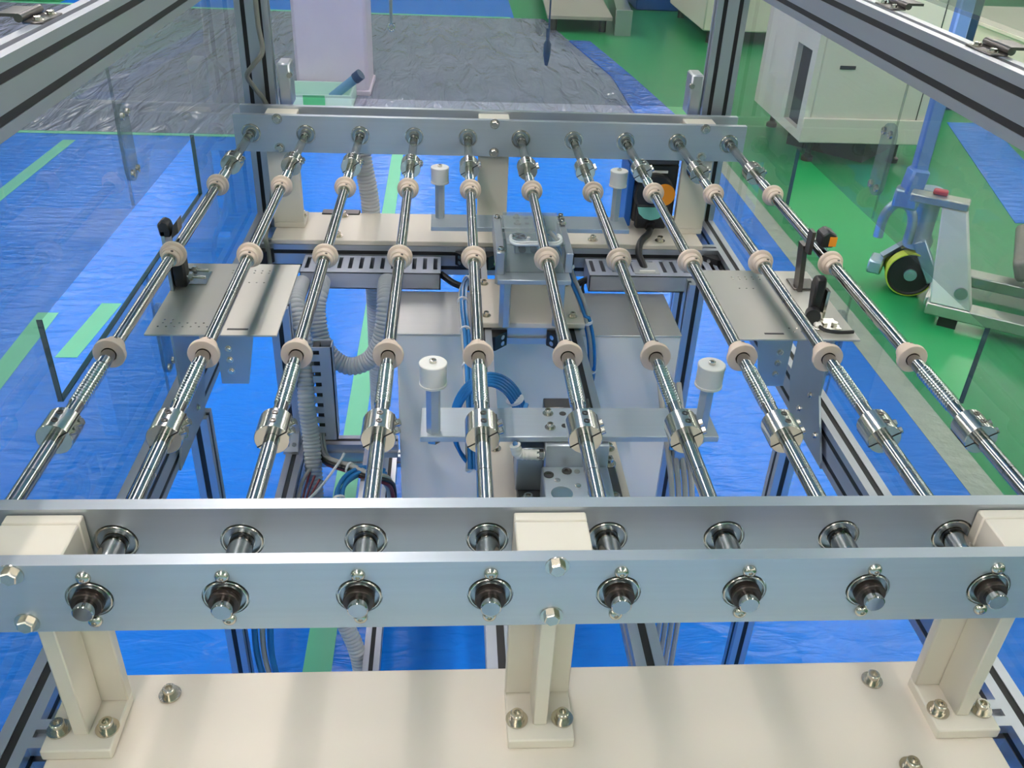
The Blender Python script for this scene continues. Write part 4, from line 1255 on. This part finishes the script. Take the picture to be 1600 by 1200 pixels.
for fx in (1.74, 2.19):
    for fy in (3.93, 4.53):
        MB().lathe((fx, fy, FZ), (0, 0, 1), [(0, 0.03), (0.02, 0.03), (0.03, 0.015), (0.12, 0.015)], 14).build('foot', 'dark_steel', t)
MB().lathe((2.02, 4.2, FZ), (0, 0, 1), [(0, 0.3), (0.11, 0.3)], 4).build('underframe', 'olive', t)

t = thing('floor_cabinet', (4.3, 5.6, FZ), 'low ivory machine cover at the upper right corner beyond the beam', 'machine cover')
MB().box(3.6, 5.0, 4.5, 6.6, FZ, -0.535).build('body', 'cabinet', t, bevel=0.01)
MB().box(3.58, 5.02, 4.48, 6.62, -0.56, -0.530).build('top_panel', 'cabinet', t, bevel=0.006)
t = thing('column_cover', (3.0, 5.05, FZ), 'dark blue upright column beyond the upper right beam', 'column')
MB().box(2.955, 3.05, 5.0, 5.10, FZ, 0.6).build('shaft', 'navy', t, bevel=0.01)
MB().box(2.935, 3.07, 4.98, 5.12, FZ + 0.002, FZ + 0.02).build('foot_plate', 'navy', t)
t = thing('film_roll', (2.84, 5.0, FZ), 'standing roll of shiny clear film beyond the upper right beam', 'film roll')
MB().lathe((2.84, 5.0, FZ), (0, 0, 1), [(0, 0.066), (1.1, 0.066)], 24).build('roll', 'lift_steel', t)
MB().lathe((2.84, 5.0, FZ + 1.1), (0, 0, 1), [(0, 0.03), (0.06, 0.03)], 16).build('core', 'warm_grey', t)
t = thing('floor_cabinet', (2.3, 7.4, FZ), 'ivory box cabinet far behind the right post', 'cabinet')
MB().box(1.86, 2.9, 6.75, 8.0, -0.80, 0.35).build('body', 'cabinet', t, bevel=0.01)
for fx in (1.95, 2.8):
    for fy in (6.85, 7.9):
        MB().cyl((fx, fy, FZ), (fx, fy, -0.80), 0.03, 12).build('foot', 'dark_steel', t)
t = thing('blue_bin', (1.75, 8.6, FZ), 'deep blue bin far behind on the green floor', 'bin')
MB().box(1.60, 2.3, 8.2, 8.8, FZ, -0.5).build('body', 'deep_blue', t, bevel=0.01)
MB().box(1.58, 2.32, 8.18, 8.82, -0.53, -0.49).build('rim', 'deep_blue', t, bevel=0.006)
t = thing('platform', (1.0, 7.8, FZ), 'low beige board platform on the floor far behind the machine', 'platform')
MB().prism([(0.68, 7.05), (1.20, 7.05), (1.32, 9.4), (0.78, 9.4)], 'z', -0.80, -0.775).build('board', 'table', t, smooth=False)
for fx, fy in ((0.74, 7.15), (1.14, 7.15), (0.86, 9.2), (1.24, 9.2)):
    MB().cyl((fx, fy, FZ), (fx, fy, -0.80), 0.03, 12).build('caster', 'dark_steel', t)
t = thing('metal_sheet', (1.3, 7.6, FZ), 'shiny metal sheet leaning beside the far platform', 'metal sheet')
MB().prism([(1.22, 7.0), (1.34, 7.0), (1.5, 8.6), (1.40, 8.6)], 'z', FZ, -0.72).build('sheet', 'collar', t, smooth=False)
MB().prism([(1.215, 6.99), (1.345, 6.99), (1.345, 7.02), (1.215, 7.02)], 'z', FZ, -0.71).build('edge', 'edge_alu', t, smooth=False)

t = thing('wrapped_pillar', (-0.775, 5.15, FZ), 'lilac film-wrapped pillar standing behind the far panel', 'pillar')
MB().box(-0.985, -0.565, 4.96, 5.35, FZ, 1.9).build('wrapped_core', 'lilac', t, bevel=0.02, seg=2)
MB().box(-0.995, -0.555, 4.95, 5.36, FZ, FZ + 0.03).build('skirting', 'lilac', t, bevel=0.004)
t = thing('tray', (-0.83, 4.78, FZ), 'pale mint tray with a green patch in front of the lilac pillar', 'tray')
MB().box(-1.02, -0.635, 4.62, 4.93, FZ + 0.003, FZ + 0.012).build('bottom', 'mint_tray', t)
MB().box(-1.02, -0.635, 4.62, 4.632, FZ + 0.003, FZ + 0.085).build('front_wall', 'mint_tray', t, bevel=0.003)
MB().box(-1.02, -0.635, 4.918, 4.93, FZ + 0.003, FZ + 0.085).build('back_wall', 'mint_tray', t, bevel=0.003)
MB().box(-1.02, -1.008, 4.632, 4.918, FZ + 0.003, FZ + 0.085).build('side_wall', 'mint_tray', t, bevel=0.003)
MB().box(-0.647, -0.635, 4.632, 4.918, FZ + 0.003, FZ + 0.085).build('side_wall', 'mint_tray', t, bevel=0.003)
MB().box(-0.90, -0.78, 4.615, 4.6205, FZ + 0.03, FZ + 0.083).build('patch', 'green_label', t)
t = thing('marker_tube', (-0.70, 4.74, FZ + 0.02), 'blue tube with a dark cap leaning out of the mint tray', 'tube')
MB().cyl((-0.76, 4.78, FZ + 0.035), (-0.62, 4.74, FZ + 0.150), 0.026, 18).build('tube_body', 'light_blue', t)
MB().cyl((-0.62, 4.74, FZ + 0.150), (-0.586, 4.73, FZ + 0.178), 0.031, 18).build('cap', 'navy', t)

t = thing('hanging_rod', (-0.238, 2.0, 0.028), 'thin metal rod with a ring hanging from the ceiling behind the far panel', 'rod')
MB().cyl((-0.238, 2.0, 0.05), (-0.238, 2.0, 1.9), 0.0042, 8).build('rod', 'edge_alu', t)
MB().tube([(-0.238 + 0.008 * math.cos(a), 2.0, 0.040 + 0.010 * math.sin(a)) for a in [2 * math.pi * k / 16 for k in range(16)]], 0.002, 6, closed=True).build('ring', 'steel', t)
t = thing('pendant_plug', (0.173, 2.0, -0.04), 'dark hanging cord with a plug behind the far panel', 'cord')
MB().cyl((0.176, 2.0, 0.02), (0.176, 2.0, 1.9), 0.0024, 8).build('cord', 'navy', t)
MB().lathe((0.174, 2.0, -0.045), (0, 0, 1), [(0, 0.004), (0.012, 0.007), (0.03, 0.010), (0.055, 0.010), (0.065, 0.005), (0.095, 0.005)], 14).build('plug', 'navy', t)

t = thing('dark_crate', (-4.2, 8.2, FZ), 'dark olive crate at the far upper left corner', 'crate')
MB().box(-4.7, -3.4, 7.75, 8.7, FZ, -0.2).build('body', 'olive', t, bevel=0.01)
MB().box(-4.72, -3.38, 7.73, 8.72, -0.2, -0.17).build('lid', 'olive', t, bevel=0.01)

for o in bpy.data.objects:
    if '_o' in o:
        del o['_o']
